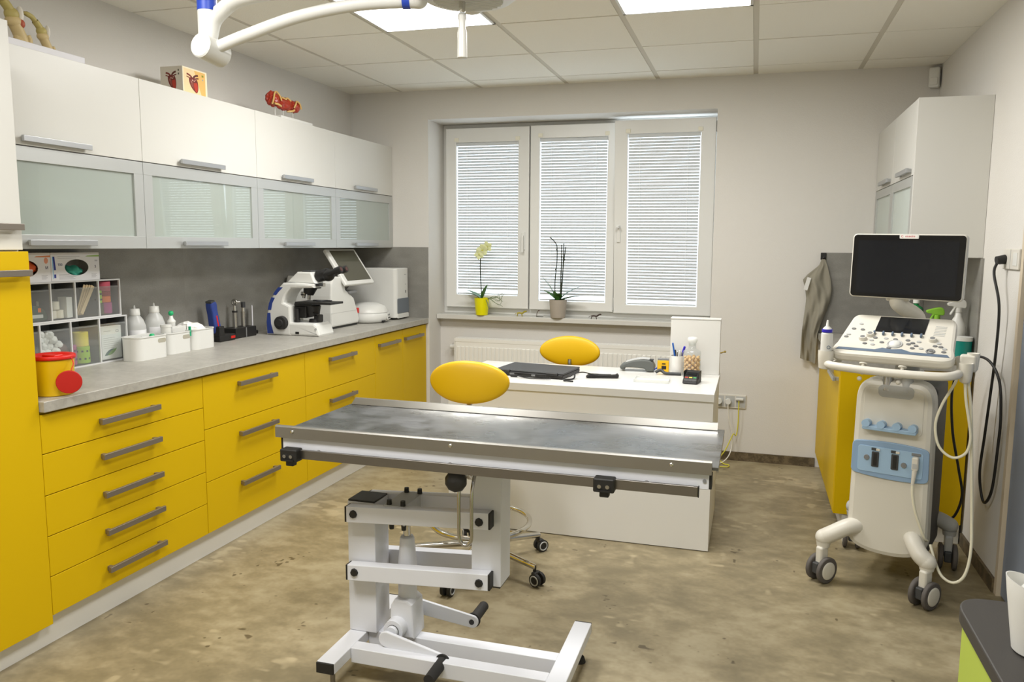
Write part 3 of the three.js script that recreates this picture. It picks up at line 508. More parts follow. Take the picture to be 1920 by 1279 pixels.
  const bs = new THREE.Shape(); bs.moveTo(-.205, .018); bs.lineTo(-.195, .034); bs.lineTo(-.06, .034); bs.lineTo(-.035, .050); bs.lineTo(-.0, .043); bs.lineTo(.035, .050); bs.lineTo(.07, .034); bs.lineTo(.195, .034); bs.lineTo(.205, .018); bs.closePath();
  part(con, 'trim_strip', ext(bs, .0002, .0016).rotateX(-Math.PI / 2), M.slate);
  part(con, 'touch_screen', bx(-.088, .095, .0004, .0022, -.280, -.165, .0008), M.screen_off);
  for (let i = 0; i < 6; i++) part(con, 'paddle_switch', bx(-.090 + i * .0345, -.082 + i * .0345, 0, .012, -.158, -.139, .003), M.slate);
  part(con, 'trackball', ell(.023, .012, .023, .004, .0, -.082), M.white_plastic); part(con, 'trackball_ring', new THREE.TorusGeometry(.026, .003, 8, 32).rotateX(Math.PI / 2).translate(.004, .001, -.082), M.light_grey);
  for (const [x, z] of [[-.120, -.105], [-.098, -.135], [.130, -.128]]) { const k = part(con, 'dial', cyl(.016, .014, .012, 24, x, 0, z), M.cream); part(con, 'dial_cap', cyl(.009, .009, .0008, 16, x, .012, z), M.mid_grey); }
  const ks = [[-.150, -.215], [-.170, -.175], [-.135, -.172], [-.180, -.130], [-.185, -.112], [-.075, -.118], [-.085, -.098], [-.045, -.088], [.052, -.088], [-.035, -.118], [.0, -.116], [.045, -.115], [.085, -.110], [.065, -.098], [.080, -.080], [.100, -.064], [.070, -.062], [.145, -.088], [.155, -.108], [.165, -.085], [.135, -.055], [.180, -.072], [.180, -.052], [-.105, -.072], [-.075, -.068], [-.012, -.052]];
  const kg = cyl(.0072, .0062, .0035, 14).scale(1.25, 1, .9);
  ks.forEach(([x, z], i) => part(con, 'key', kg, i % 3 ? M.mid_grey : M.light_grey, [x, 0, z]));
  part(con, 'jog_ring', new THREE.TorusGeometry(.013, .0035, 8, 24).rotateX(Math.PI / 2).translate(.135, .001, -.05), M.mid_grey);
  for (let i = 0; i < 7; i++) part(con, 'vent_slit', bx(.126, .166, .0002, .001, -.232 + i * .011, -.229 + i * .011), M.light_grey);
  // monitor on its arm
  part(o, 'monitor_arm', [tube([[.04, 1.06, -.03], [.062, 1.10, -.02], [.055, 1.135, -.0], [.02, 1.165, .05], [.0, 1.19, .08], [.0, 1.235, .09]], .032, 40, 12), bx(-.045, .045, 1.195, 1.24, .06, .10, .008)], M.cream);
  const mon = new THREE.Group(); mon.name = 'monitor'; mon.position.set(.030, 1.338, .13); mon.rotation.set(-.02, -.05, -.012); o.add(mon);
  part(mon, 'monitor_shell', ext(rrect(-.214, .214, -.131, .131, .018), -.034, -.0005, .008), M.cream);
  part(mon, 'bezel', ext(rrect(-.208, .208, -.1265, .1265, .014), -.001, .0012, .0005), M.black_gloss);
  part(mon, 'screen', bx(-.188, .186, -.112, .104, .0013, .0018), M.screen_off);
  const logo = canvasTex(256, 64, (g, w, h) => { g.fillStyle = '#efece6'; g.fillRect(0, 0, w, h); g.fillStyle = '#b5242c'; g.font = 'bold 46px sans-serif'; g.textAlign = 'center'; g.textBaseline = 'middle'; g.fillText('esaote', w / 2 + 14, h / 2 - 2); g.strokeStyle = '#b5242c'; g.lineWidth = 6; g.beginPath(); g.arc(26, 30, 15, .4, 5.6); g.stroke(); });
  const tab = part(mon, 'logo_tab', ext(rrect(-.032, .040, .112, .1305, .004), .0005, .0028, .0006), M.white_plastic);
  const lp = part(mon, 'logo', new THREE.PlaneGeometry(.064, .0145), printMat(logo)); lp.position.set(.004, .1212, .0031);
  // holders
  part(o, 'gel_holder', [lathe([[.020, .0], [.026, .004], [.030, .05], [.030, .075], [.0275, .075], [.0275, .06], [.0, .055]], 28).translate(-.205, .925, .345), bx(-.20, -.18, .935, .955, .25, .33, .004), lathe([[.012, 0], [.016, .003], [.026, .06], [.0235, .06], [0, .03]], 24).translate(-.178, .945, .27)], M.cream);
  part(o, 'probe_holder', [lathe([[.010, 0], [.019, .006], [.022, .03], [.025, .075], [.0225, .075], [.0, .05]], 24).translate(.288, .915, .30), bx(.262, .318, .955, 1.02, .255, .285, .01), lathe([[.012, 0], [.018, .01], [.022, .07], [.019, .07], [0, .05]], 24).translate(.305, .955, .26)], M.cream);
  part(o, 'probe_cable', [tube([[.288, .918, .30], [.296, .85, .30], [.312, .76, .29], [.318, .70, .28], [.305, .645, .28], [.262, .622, .28], [.215, .66, .285], [.198, .74, .285], [.215, .82, .285], [.25, .90, .29], [.262, .93, .30]], .0052, 110, 8), tube([[.298, .918, .29], [.312, .80, .27], [.325, .6, .25], [.338, .4, .24], [.345, .26, .25], [.332, .165, .26], [.298, .125, .26], [.255, .135, .25], [.225, .18, .23], [.20, .24, .21]], .0056, 110, 8), tube([[.126, .480, .238], [.128, .44, .24], [.142, .37, .236], [.165, .30, .226], [.178, .26, .21], [.185, .245, .19]], .0056, 50, 8)], M.cable_cream);
}
{ // gel bottle in the left holder
  const p = usW(-.205, .985, .345), o = thing('gel_bottle', 'white gel bottle with blue collar in the holder of the ultrasound machine', 'bottle', p);
  part(o, 'bottle', lathe([[0, 0], [.020, 0], [.0225, .004], [.0225, .082], [.019, .088], [0, .089]], 28), M.white_plastic);
  part(o, 'collar', cyl(.0205, .0205, .012, 28, 0, .0892, 0), M.violet_pen);
  part(o, 'nozzle', lathe([[.017, .1014], [.016, .105], [.006, .115], [.004, .135], [.002, .138], [0, .138]], 20), M.white_plastic);
  part(o, 'print_mark', new THREE.TorusGeometry(.006, .0012, 6, 20).translate(.006, .03, .0232), M.slate);
}

// ================================================================ THINGS ON THE LEFT WORKTOP
const CT = .8742;
// sharps bin
{
  const o = thing('sharps_bin', 'yellow sharps bin with red lid on the worktop beside the tall cabinet', 'bin', [.522, CT, 3.078]);
  part(o, 'tub', lathe([[0, 0], [.057, 0], [.060, .004], [.066, .124], [.067, .127], [.064, .127], [0, .122]], 40), M.bin_yellow);
  part(o, 'lid', [lathe([[.062, .1275], [.070, .1275], [.0715, .131], [.0715, .138], [.068, .142], [.054, .140], [.050, .135], [0, .134]], 40), bx(-.028, .028, .134, .141, -.018, .018, .003)], M.red);
  part(o, 'flap_lid', [lathe([[0, 0], [.038, 0], [.040, .003], [.040, .010], [.038, .012], [0, .0115]], 36).rotateZ(-Math.PI / 2).rotateY(-.75)], std('#b8160a', .5), [.088, .053, .020]);
  part(o, 'strap', tube([[.070, .132, -.012], [.086, .115, -.004], [.090, .10, .006], [.094, .092, .014]], .0018, 20, 6), M.red);
}
// tilt-bin organisers: clear fronts in a grey-white frame, stacked
function organiser(label, y0, h, z0, dividers, x1) {
  const o = thing('tilt_bin_rack', label, 'organiser', [0, y0, 0], 0, 'clear tilt-bin racks'); const zL = dividers[dividers.length - 1];
  const t = .006, cz = z => [Math.min(Math.max(z - t / 2, z0), zL - t), Math.min(Math.max(z + t / 2, z0 + t), zL)];
  part(o, 'frame', [bx(x1 - .008, x1, 0, t, z0, zL), bx(x1 - .008, x1, h - t, h, z0, zL), ...dividers.concat([z0]).map(z => bx(x1 - .008, x1, t, h - t, ...cz(z)))], std('#cfd0d0', .4));
  part(o, 'casing', [bx(.010, .0118, 0, h, z0, zL), bx(.012, x1 - .0082, 0, t, z0, zL), bx(.012, x1 - .0082, h - t, h, z0, zL), ...dividers.concat([z0]).map(z => bx(.012, x1 - .0082, t, h - t, cz(z)[0] + .002, cz(z)[1] - .002))], M.smoke);
  const zs = [z0, ...dividers];
  for (let i = 0; i + 1 < zs.length; i++) { const p = part(o, 'tilt_bin', [bx(x1 - .005, x1 - .003, .008, h - .03, zs[i] + .005, zs[i + 1] - .005), bx(x1 - .004, x1 + .008, h - .036, h - .033, zs[i] + .02, zs[i + 1] - .02, .001)], M.clear); }
  return o;
}
organiser('lower clear tilt-bin rack standing on the worktop', CT, .204, 2.32, [2.475, 2.623, 2.771, 2.92], .125);
organiser('upper clear tilt-bin rack under the glove boxes', CT + .2045, .165, 2.346, [2.466, 2.588, 2.707, 2.826, 2.92], .122);
{
  const y0 = CT + .0105, yU = CT + .2155;
  // lower rack: cotton balls, bandage rolls, packet
  const cb = [[2.68, 0], [2.712, 0], [2.744, 0], [2.695, .024], [2.728, .024], [2.66, .026], [2.712, .047], [2.745, .05], [2.678, .05], [2.70, .072], [2.735, .076], [2.665, .075], [2.72, .098], [2.75, .10], [2.69, .099], [2.65, .05], [2.652, .0], [2.705, .12], [2.738, .122]];
  const g = new THREE.IcosahedronGeometry(.0175, 2); const p = g.attributes.position; for (let i = 0; i < p.count; i++) { const k = 1 + .12 * Math.sin(p.getX(i) * 420 + 3 * Math.sin(p.getY(i) * 300)) * Math.cos(p.getZ(i) * 380); p.setXYZ(i, p.getX(i) * k, p.getY(i) * k, p.getZ(i) * k); } g.computeVertexNormals();
  cb.forEach(([z, y], i) => solo('cotton_ball', 'white cotton ball in the heap in the lower clear rack', 'cotton ball', g, M.cotton, [.085 + (i % 3) * .006, y0 + .020 + y, z], [i, i * 2, 0], 'cotton balls in the lower rack'));
  const roll = (r, h) => lathe([[r * .25, 0], [r * .96, 0], [r, .003], [r, h - .003], [r * .96, h], [r * .25, h], [r * .25, 0]], 28);
  const wrap = (label, m, r, h, x, y, z, paw) => { const o = thing('bandage_roll', label, 'bandage', [x, y, z], 0, 'bandage rolls'); part(o, 'roll', roll(r, h), m); if (paw) { const gg = []; for (let a = 0; a < 5; a++) for (let k = 0; k < 2; k++) gg.push(mv(bx(-.004, .004, -.004, .004, 0, .0008), 0, h * (.28 + .45 * k), r - .0003).rotateY(a * .62 + k * .3)); part(o, 'paw_print', gg, M.black); } return o; };
  wrap('yellow bandage roll on top of the green one in the lower clear rack', M.yellow_wrap, .031, .062, .082, y0 + .0735, 2.540);
  wrap('green paw-print bandage roll in the lower clear rack', M.green_wrap, .033, .073, .082, y0, 2.538, true);
  wrap('upright magenta bandage roll in the lower clear rack', M.magenta, .021, .085, .09, y0, 2.598, true);
  const card = canvasTex(256, 320, (c, w, h) => { c.fillStyle = '#f0efe9'; c.fillRect(0, 0, w, h); c.fillStyle = '#b9b7b0'; for (let i = 0; i < 6; i++) c.fillRect(24, 110 + i * 20, 150 + (i * 37) % 60, 4); c.fillRect(30, 40, 90, 7); c.strokeStyle = '#6a7585'; c.lineWidth = 4; c.beginPath(); c.ellipse(205, 50, 18, 12, 0, 0, 7); c.stroke(); c.fillStyle = '#2f5d52'; c.beginPath(); c.moveTo(30, 285); c.quadraticCurveTo(80, 215, 160, 225); c.quadraticCurveTo(120, 290, 30, 285); c.fill(); c.fillStyle = '#6fa03c'; c.beginPath(); c.moveTo(70, 285); c.quadraticCurveTo(120, 225, 190, 222); c.quadraticCurveTo(150, 285, 70, 285); c.fill(); });
  const pk = thing('paper_packet', 'white printed paper packet with green leaf in the lower clear rack', 'packet', [.098, y0, 2.398]); part(pk, 'packet', bx(-.012, .010, 0, .148, -.058, .058, .002), M.white_matte); const cp = part(pk, 'print', new THREE.PlaneGeometry(.112, .144).rotateY(Math.PI / 2), printMat(card)); cp.position.set(.0108, .074, 0);
  solo('plastic_cone', 'white plastic nozzle standing behind the paper packet in the lower clear rack', 'nozzle', cyl(.016, .006, .175, 20, .05, y0, 2.43), M.white_plastic);
  solo('dark_pouch', 'dark brown pouch in front of the cotton balls in the lower clear rack', 'pouch', ell(.008, .048, .032, .106, y0 + .05, 2.655), std('#5a3a30', .5));
  // upper rack
  wrap('pink bandage roll at the top of the stack in the upper clear rack', M.pink, .030, .044, .080, yU + .0998, 2.402);
  wrap('dark red bandage roll in the upper clear rack', M.dark_red, .030, .021, .080, yU + .0785, 2.402);
  wrap('orange bandage roll in the upper clear rack', M.orange, .029, .0285, .080, yU + .0498, 2.402);
  wrap('magenta bandage roll at the bottom of the stack in the upper clear rack', M.magenta, .031, .0495, .080, yU, 2.400);
  wrap('small green paw-print bandage roll in the upper clear rack', M.green_wrap, .0155, .055, .100, yU + .05, 2.4515, true);
  solo('bandage_box', 'dark box under the small green bandage roll in the upper clear rack', 'box', bx(.06, .112, yU, yU + .0495, 2.434, 2.462, .002), std('#4a4a30', .7));
  const sp = [[2.478, 2.555, .115, 0], [2.482, 2.560, .112, .004], [2.49, 2.566, .110, .008], [2.500, 2.572, .105, .012]];
  sp.forEach(([za, zb, y, dx], i) => solo('wooden_spatula', 'wooden tongue depressor leaning in the upper clear rack', 'spatula', [mv(bx(-.001, .001, -.068, .068, -.009, .009, .0009), .108 - dx, yU + .069, (za + zb) / 2, -.52 + i * .05, 0, 0)], M.wood, null, null, 'tongue depressors in the upper rack'));
  const g2 = lathe([[.004, 0], [.019, 0], [.020, .003], [.020, .032], [.019, .035], [.004, .035]], 24);
  [[2.650, 0, 0], [2.685, 0, 0], [2.668, .0365, 0], [2.69, .038, 0]].forEach(([z, y, t], i) => solo('gauze_roll', ['cream gauze roll at the bottom right', 'cream gauze roll at the bottom left', 'cream gauze roll lying on top', 'cream gauze roll in the back'][i] + ' in the upper clear rack', 'gauze roll', g2.clone(), M.cotton_cream, [.09 - (i === 3 ? .042 : 0), yU + y, z], null, 'gauze rolls in the upper rack'));
  solo('small_box', 'small white carton beside the gauze rolls in the upper clear rack', 'box', bx(.066, .112, yU, yU + .087, 2.598, 2.626, .001), M.white_matte);
  const tp = thing('tape_case', 'dark green case with white label in the upper clear rack', 'case', [.085, yU, 2.765]); part(tp, 'case', ext(smoothShape([[-.045, 0], [.045, 0], [.046, .03], [.02, .055], [-.02, .06], [-.044, .035]]), -.02, .02, .004).rotateY(Math.PI / 2), M.dark_green); part(tp, 'label_strip', bx(.0202, .0212, .010, .024, -.030, .036, .0004), M.white_plastic, null, null, 'white label strip'); part(tp, 'color_chip', bx(.0202, .021, .033, .05, -.022, -.008, .0003), M.orange);
}
// glove boxes
function gloveBox(label, z0, z1, print, gm, full) {
  const o = thing('glove_box', label, 'glove box', [0, CT + .3700, 0], 0, 'glove boxes'), h = .118, zc = (z0 + z1) / 2;
  const s = shapeOf([[-z1, 0], [-z0, 0], [-z0, h], [-z1, h]]), e = new THREE.Path(); e.absellipse(-zc + .004, .056, .060, .034, 0, Math.PI * 2); s.holes.push(e);
  const g = extX(s, .116, .118); const p = g.attributes.position, uv = g.attributes.uv; for (let i = 0; i < p.count; i++) uv.setXY(i, (z1 - p.getZ(i)) / (z1 - z0), p.getY(i) / h);
  part(o, 'printed_front', g, printMat(print, .55));
  part(o, 'carton', [bx(.012, .1158, 0, .002, z0, z1), bx(.012, .1158, h - .002, h, z0, z1), bx(.012, .014, .002, h - .002, z0, z1), bx(.012, .1158, .002, h - .002, z0, z0 + .002), bx(.012, .1158, .002, h - .002, z1 - .002, z1)], M.white_matte);
  const gg = new THREE.SphereGeometry(1, 24, 16), q = gg.attributes.position; for (let i = 0; i < q.count; i++) { const x = q.getX(i), y = q.getY(i), z = q.getZ(i), k = 1 + .22 * Math.sin(5 * x + 7 * y) * Math.cos(6 * z + 2 * y); q.setXYZ(i, x * .035 * k, y * .026 * k, z * .048 * k); } gg.computeVertexNormals();
  part(o, 'gloves', gg, gm, [full ? .088 : .080, full ? .054 : .036, zc - .004], null).scale.set(1, full ? 1.6 : 1, full ? 1.35 : 1); return o;
}
const gp = (band, size, stripe) => canvasTex(512, 248, (c, w, h) => {
  c.fillStyle = '#e4e5ea'; c.fillRect(0, 0, w, h); c.fillStyle = '#c9c6c6'; c.fillRect(0, 0, w, 16);
  if (stripe) { c.fillStyle = '#17308f'; c.beginPath(); c.moveTo(20, 34); c.lineTo(38, 34); c.lineTo(48, 150); c.lineTo(26, 150); c.fill(); c.fillRect(26, 186, 20, 32); c.fillStyle = '#7fc2e6'; c.fillRect(14, 34, 7, 190); c.fillStyle = '#333a66'; c.font = 'bold 30px sans-serif'; c.fillText('100', 66, 114); }
  c.fillStyle = band; c.beginPath(); c.moveTo(380, 28); c.lineTo(512, 22); c.lineTo(512, 38); c.lineTo(360, 36); c.fill();
  c.fillStyle = '#a9aab0'; for (let i = 0; i < 2; i++) c.fillRect(70, 30 + i * 16, 230 - i * 40, 4); for (let i = 0; i < 5; i++) c.fillRect(76, 188 + i * 10, 190 - (i * 31) % 50, 3); for (let i = 0; i < 4; i++) c.fillRect(420, 190 + i * 10, 60 - (i * 13) % 24, 4);
  c.fillStyle = '#3b3f5c'; c.font = 'bold 34px sans-serif'; c.fillText(size, 458, 138);
  if (!stripe) { c.fillStyle = '#e29a7c'; c.beginPath(); c.ellipse(470, 66, 20, 26, 0, 0, 7); c.fill(); } else { c.fillStyle = '#b8b9c0'; c.fillRect(462, 66, 30, 14); }
});
gloveBox('white glove box with teal gloves and blue stripe, marked S', 2.452, 2.695, gp('#8fb45a', 'S', true), std('#3fae9c', .6));
gloveBox('white glove box with orange gloves, marked M, half hidden by the tall cabinet', 2.697, 2.94, gp('#d5824e', 'M', false), std('#d4550e', .6), true);
// white baskets
function basket(label, z0, z1, h, open, x0 = .022, x1 = .215) {
  const o = thing('storage_basket', label, 'basket', [0, CT, 0], 0, 'white plastic baskets');
  const t = .004, sh = rrect(x0, x1, -z1, -z0, .04), hole = rrect(x0 + t, x1 - t, -z1 + t, -z0 - t, .037);
  const wallS = rrect(x0, x1, -z1, -z0, .04); wallS.holes.push(new THREE.Path(hole.getPoints(10)));
  // shape plane (x, -z) extruded upwards
  const up = (s, y0, y1) => ext(s, y0, y1).rotateX(-Math.PI / 2);
  part(o, 'wall', [up(wallS, .003, h)], M.white_plastic); part(o, 'bottom', up(sh, 0, .003), M.white_plastic);
  part(o, 'rim', up((() => { const a = rrect(x0 - .003, x1 + .003, -z1 - .003, -z0 + .003, .043); a.holes.push(new THREE.Path(hole.getPoints(10))); return a; })(), h, h + .004), M.white_plastic);
  if (open) part(o, 'grip_hole', extX(rrect(-(z0 + .075), -(z0 + .025), h - .032, h - .012, .009), x1 - .001, x1 + .0006), std('#a9a595', .8), null, null, 'oval grip opening');
  return o;
}
basket('white plastic basket nearest the clear racks, holding vials and syringes', 2.185, 2.385, .103, true, .132, .237);
basket('middle white plastic basket holding a white jar', 1.997, 2.168, .098, true);
basket('white plastic basket next to the hair clipper, heaped with tissues', 1.822, 1.990, .098, false);
{
  const yb = CT + .0035;
  const bottle = (label, x, z, r, hs, y0 = yb) => { const o = thing('irrigation_bottle', label, 'bottle', [x, y0, z], 0, 'clear bottles in the baskets'); part(o, 'bottle', lathe([[0, 0], [r * .95, 0], [r, .006], [r, hs * .62], [r * .8, hs * .76], [r * .42, hs * .87], [r * .4, hs * .9], [0, hs * .9]], 32), M.clear_soft); part(o, 'cap', lathe([[r * .48, hs * .86], [r * .52, hs * .87], [r * .46, hs], [0, hs]], 24), M.white_plastic); part(o, 'cap_tip', cyl(.005, .003, .016, 12, 0, hs, 0), M.clear_soft); part(o, 'label_sheet', new THREE.CylinderGeometry(r + .0006, r + .0006, hs * .36, 24, 1, true, .2, 2.2).translate(0, hs * .38, 0), std('#e9e9ea', .6)); return o; };
  bottle('clear bottle with white cap behind the basket nearest the clear racks', .080, 2.225, .046, .222, CT);
  bottle('clear bottle with white cap rising from the middle white basket', .078, 2.10, .046, .222);
  const sq = (label, x, y, z, m) => { const o = thing('dropper_bottle', label, 'bottle', [x, y, z], 0, 'green-capped droppers'); part(o, 'bottle', lathe([[0, 0], [.018, 0], [.018, .05], [.020, .052], [.020, .06], [.010, .072], [.008, .085], [0, .085]], 24), M.white_plastic); part(o, 'cap', lathe([[0, .0852], [.006, .0852], [.012, .092], [.012, .101], [.008, .108], [0, .109]], 16), m); return o; };
  sq('green-capped dropper bottle in the middle white basket', .115, yb + .085, 2.030, std('#1fae6e', .45));
  sq('short green-capped dropper bottle at the front of the nearest basket', (.212), yb + .002, 2.268, std('#1fae6e', .45));
  const j = thing('plastic_jar', 'white lidded jar standing in the middle basket', 'jar', [.168, yb, 2.128]); part(j, 'jar', cyl(.024, .024, .125, 28), M.white_plastic); part(j, 'lid', cyl(.0255, .0255, .012, 28, 0, .1255, 0), M.white_plastic);
  solo('jar_stand', 'small carton the green-capped dropper stands on in the middle basket', 'carton', bx(.092, .138, yb, yb + .0845, 2.008, 2.052, .001), M.white_matte);
  solo('green_strip', 'green plastic clip on the rim of the middle basket', 'clip', bx(.20, .211, yb + .07, yb + .118, 2.006, 2.014, .001), std('#18a273', .5));
  [['clear', M.clear_soft], ['blue', M.blue_light], ['white', M.white_plastic]].forEach(([n, m], i) => solo('syringe', n + ' syringe lying across the nearest white basket', 'syringe', [rod([.155 + i * .018, yb + .086 - i * .012, 2.200], [.158 + i * .018, yb + .090 - i * .012, 2.272], .0055), rod([.158 + i * .018, yb + .090 - i * .012, 2.272], [.159 + i * .018, yb + .091 - i * .012, 2.284], .003), rod([.1548 + i * .018, yb + .0858 - i * .012, 2.198], [.155 + i * .018, yb + .086 - i * .012, 2.201], .008)], m, null, null, 'syringes in the basket'));
  const R = rng(77); for (let i = 0; i < 9; i++) solo('vial', ['brown', 'gold', 'silver'][i % 3] + '-capped vial in the nearest white basket', 'vial', [cyl(.009, .009, .075, 14), cyl(.0095, .0095, .01, 14, 0, .076, 0)], [std('#6b4a2a', .4), std('#c2ab5e', .35, { metalness: .6 }), std('#b8b6b0', .3, { metalness: .7 })][i % 3], [.160 + (i % 3) * .022 + R() * .002, yb, 2.302 + Math.floor(i / 3) * .022], null, 'vials in the basket');
  // heap of tissues
  const gt = new THREE.IcosahedronGeometry(1, 4), q = gt.attributes.position; for (let i = 0; i < q.count; i++) { const x = q.getX(i), y = q.getY(i), z = q.getZ(i), k = 1 + .16 * Math.sin(6 * x + 3 * Math.sin(5 * z)) + .12 * Math.sin(9 * z + 4 * y); q.setXYZ(i, x * .078 * Math.min(k, 1.06), Math.max(y, -.8) * .036 * k, z * .066 * Math.min(k, 1.06)); } gt.computeVertexNormals();
  solo('tissue_heap', 'heap of crumpled white tissues in the basket next to the hair clipper', 'tissues', gt, M.cotton, [.118, CT + .092, 1.906]);
  solo('paper_slips', 'stack of paper slips in the middle white basket', 'paper', [mv(bx(-.04, .04, 0, .05, -.0015, .0015), .15, yb + .07, 2.02, 0, 1.4, 0), mv(bx(-.035, .035, 0, .045, -.001, .001), .16, yb + .068, 2.032, .1, 1.3, 0)], M.white_matte);
}
// hair clipper in its charging stand
{
  const o = thing('hair_clipper', 'blue hair clipper standing in a black charging stand', 'clipper', [.085, CT, 1.66]);
  part(o, 'charging_stand', [bx(-.045, .045, 0, .036, -.105, .028, .008), bx(-.045, .045, .03, .085, -.01, .03, .006)], M.black);
  part(o, 'stand_badge', bx(.0452, .0462, .012, .026, -.095, -.06, .0004), M.red, null, null, 'red badge on the charging stand');
  part(o, 'body', mv(ext(smoothShape([[-.022, 0], [.022, 0], [.024, .08], [.022, .135], [.026, .165], [.018, .185], [-.014, .185], [-.022, .165], [-.022, .12], [-.026, .06]]), -.021, .021, .008).rotateY(Math.PI / 2), 0, .035, -.0, .22, 0, 0), M.navy);
  part(o, 'blade', mv(bx(-.018, .018, .183, .195, -.014, .018, .002), 0, .035, 0, .22, 0, 0), M.dark_grey);
  part(o, 'rubber_grip', mv(bx(-.0215, -.0205, .03, .12, -.012, .012, .0004), 0, .035, 0, .22, 0, 0), M.black);
  part(o, 'red_badge', mv(bx(.0205, .0216, .05, .11, -.008, .002, .0004), 0, .035, 0, .22, 0, 0), M.red);
}
// otoscope and ophthalmoscope handles in a black stand
{
  const o = thing('diagnostic_stand', 'black double charging stand for the two instrument handles', 'stand', [.065, CT, 1.435]);
  part(o, 'block', [bx(-.045, .045, 0, .057, -.09, -.004, .003), bx(-.045, .045, 0, .057, .004, .095, .003)], M.black);
  part(o, 'divider', bx(-.044, .044, 0, .055, -.0035, .0035), M.mid_grey);
  const h = thing('otoscope', 'otoscope with silver handle in the black stand', 'otoscope', [.065, CT + .0575, 1.475]);
  part(h, 'grip', cyl(.0145, .0135, .085, 24), M.chrome_dull); part(h, 'collar', cyl(.0148, .0148, .010, 24, 0, .0852, 0), M.black); part(h, 'neck', cyl(.010, .006, .03, 20, 0, .0954, 0), M.chrome);
  part(h, 'head', [new THREE.TorusGeometry(.014, .006, 10, 28).translate(0, .142, 0), rod([0, .142, 0], [.022, .144, -.02], .009, .004)], M.chrome_dull);
  const p = thing('ophthalmoscope', 'ophthalmoscope with silver handle in the black stand, next to the booklets', 'ophthalmoscope', [.065, CT + .0575, 1.400]);
  part(p, 'grip', cyl(.0145, .0135, .085, 24), M.chrome_dull); part(p, 'neck', cyl(.012, .009, .022, 20, 0, .0852, 0), M.chrome); part(p, 'head', bx(-.009, .009, .107, .14, -.012, .010, .004), M.dark_grey);
  solo('booklet', 'thin booklet leaning upright beside the ophthalmoscope', 'booklet', mv(bx(-.03, .03, 0, .17, -.003, .003), .060, CT + .001, 1.312, 0, -.9, 0), std('#c9c8cc', .6));
  solo('power_adapter', 'black power adapter with cord lying behind the microscope', 'adapter', [bx(.03, .065, CT, CT + .022, 1.262, 1.295, .006), tube([[.045, CT + .012, 1.295], [.03, CT + .03, 1.305], [.02, CT + .03, 1.316], [.0155, CT + .02, 1.325]], .003, 30, 6)], M.black);
}
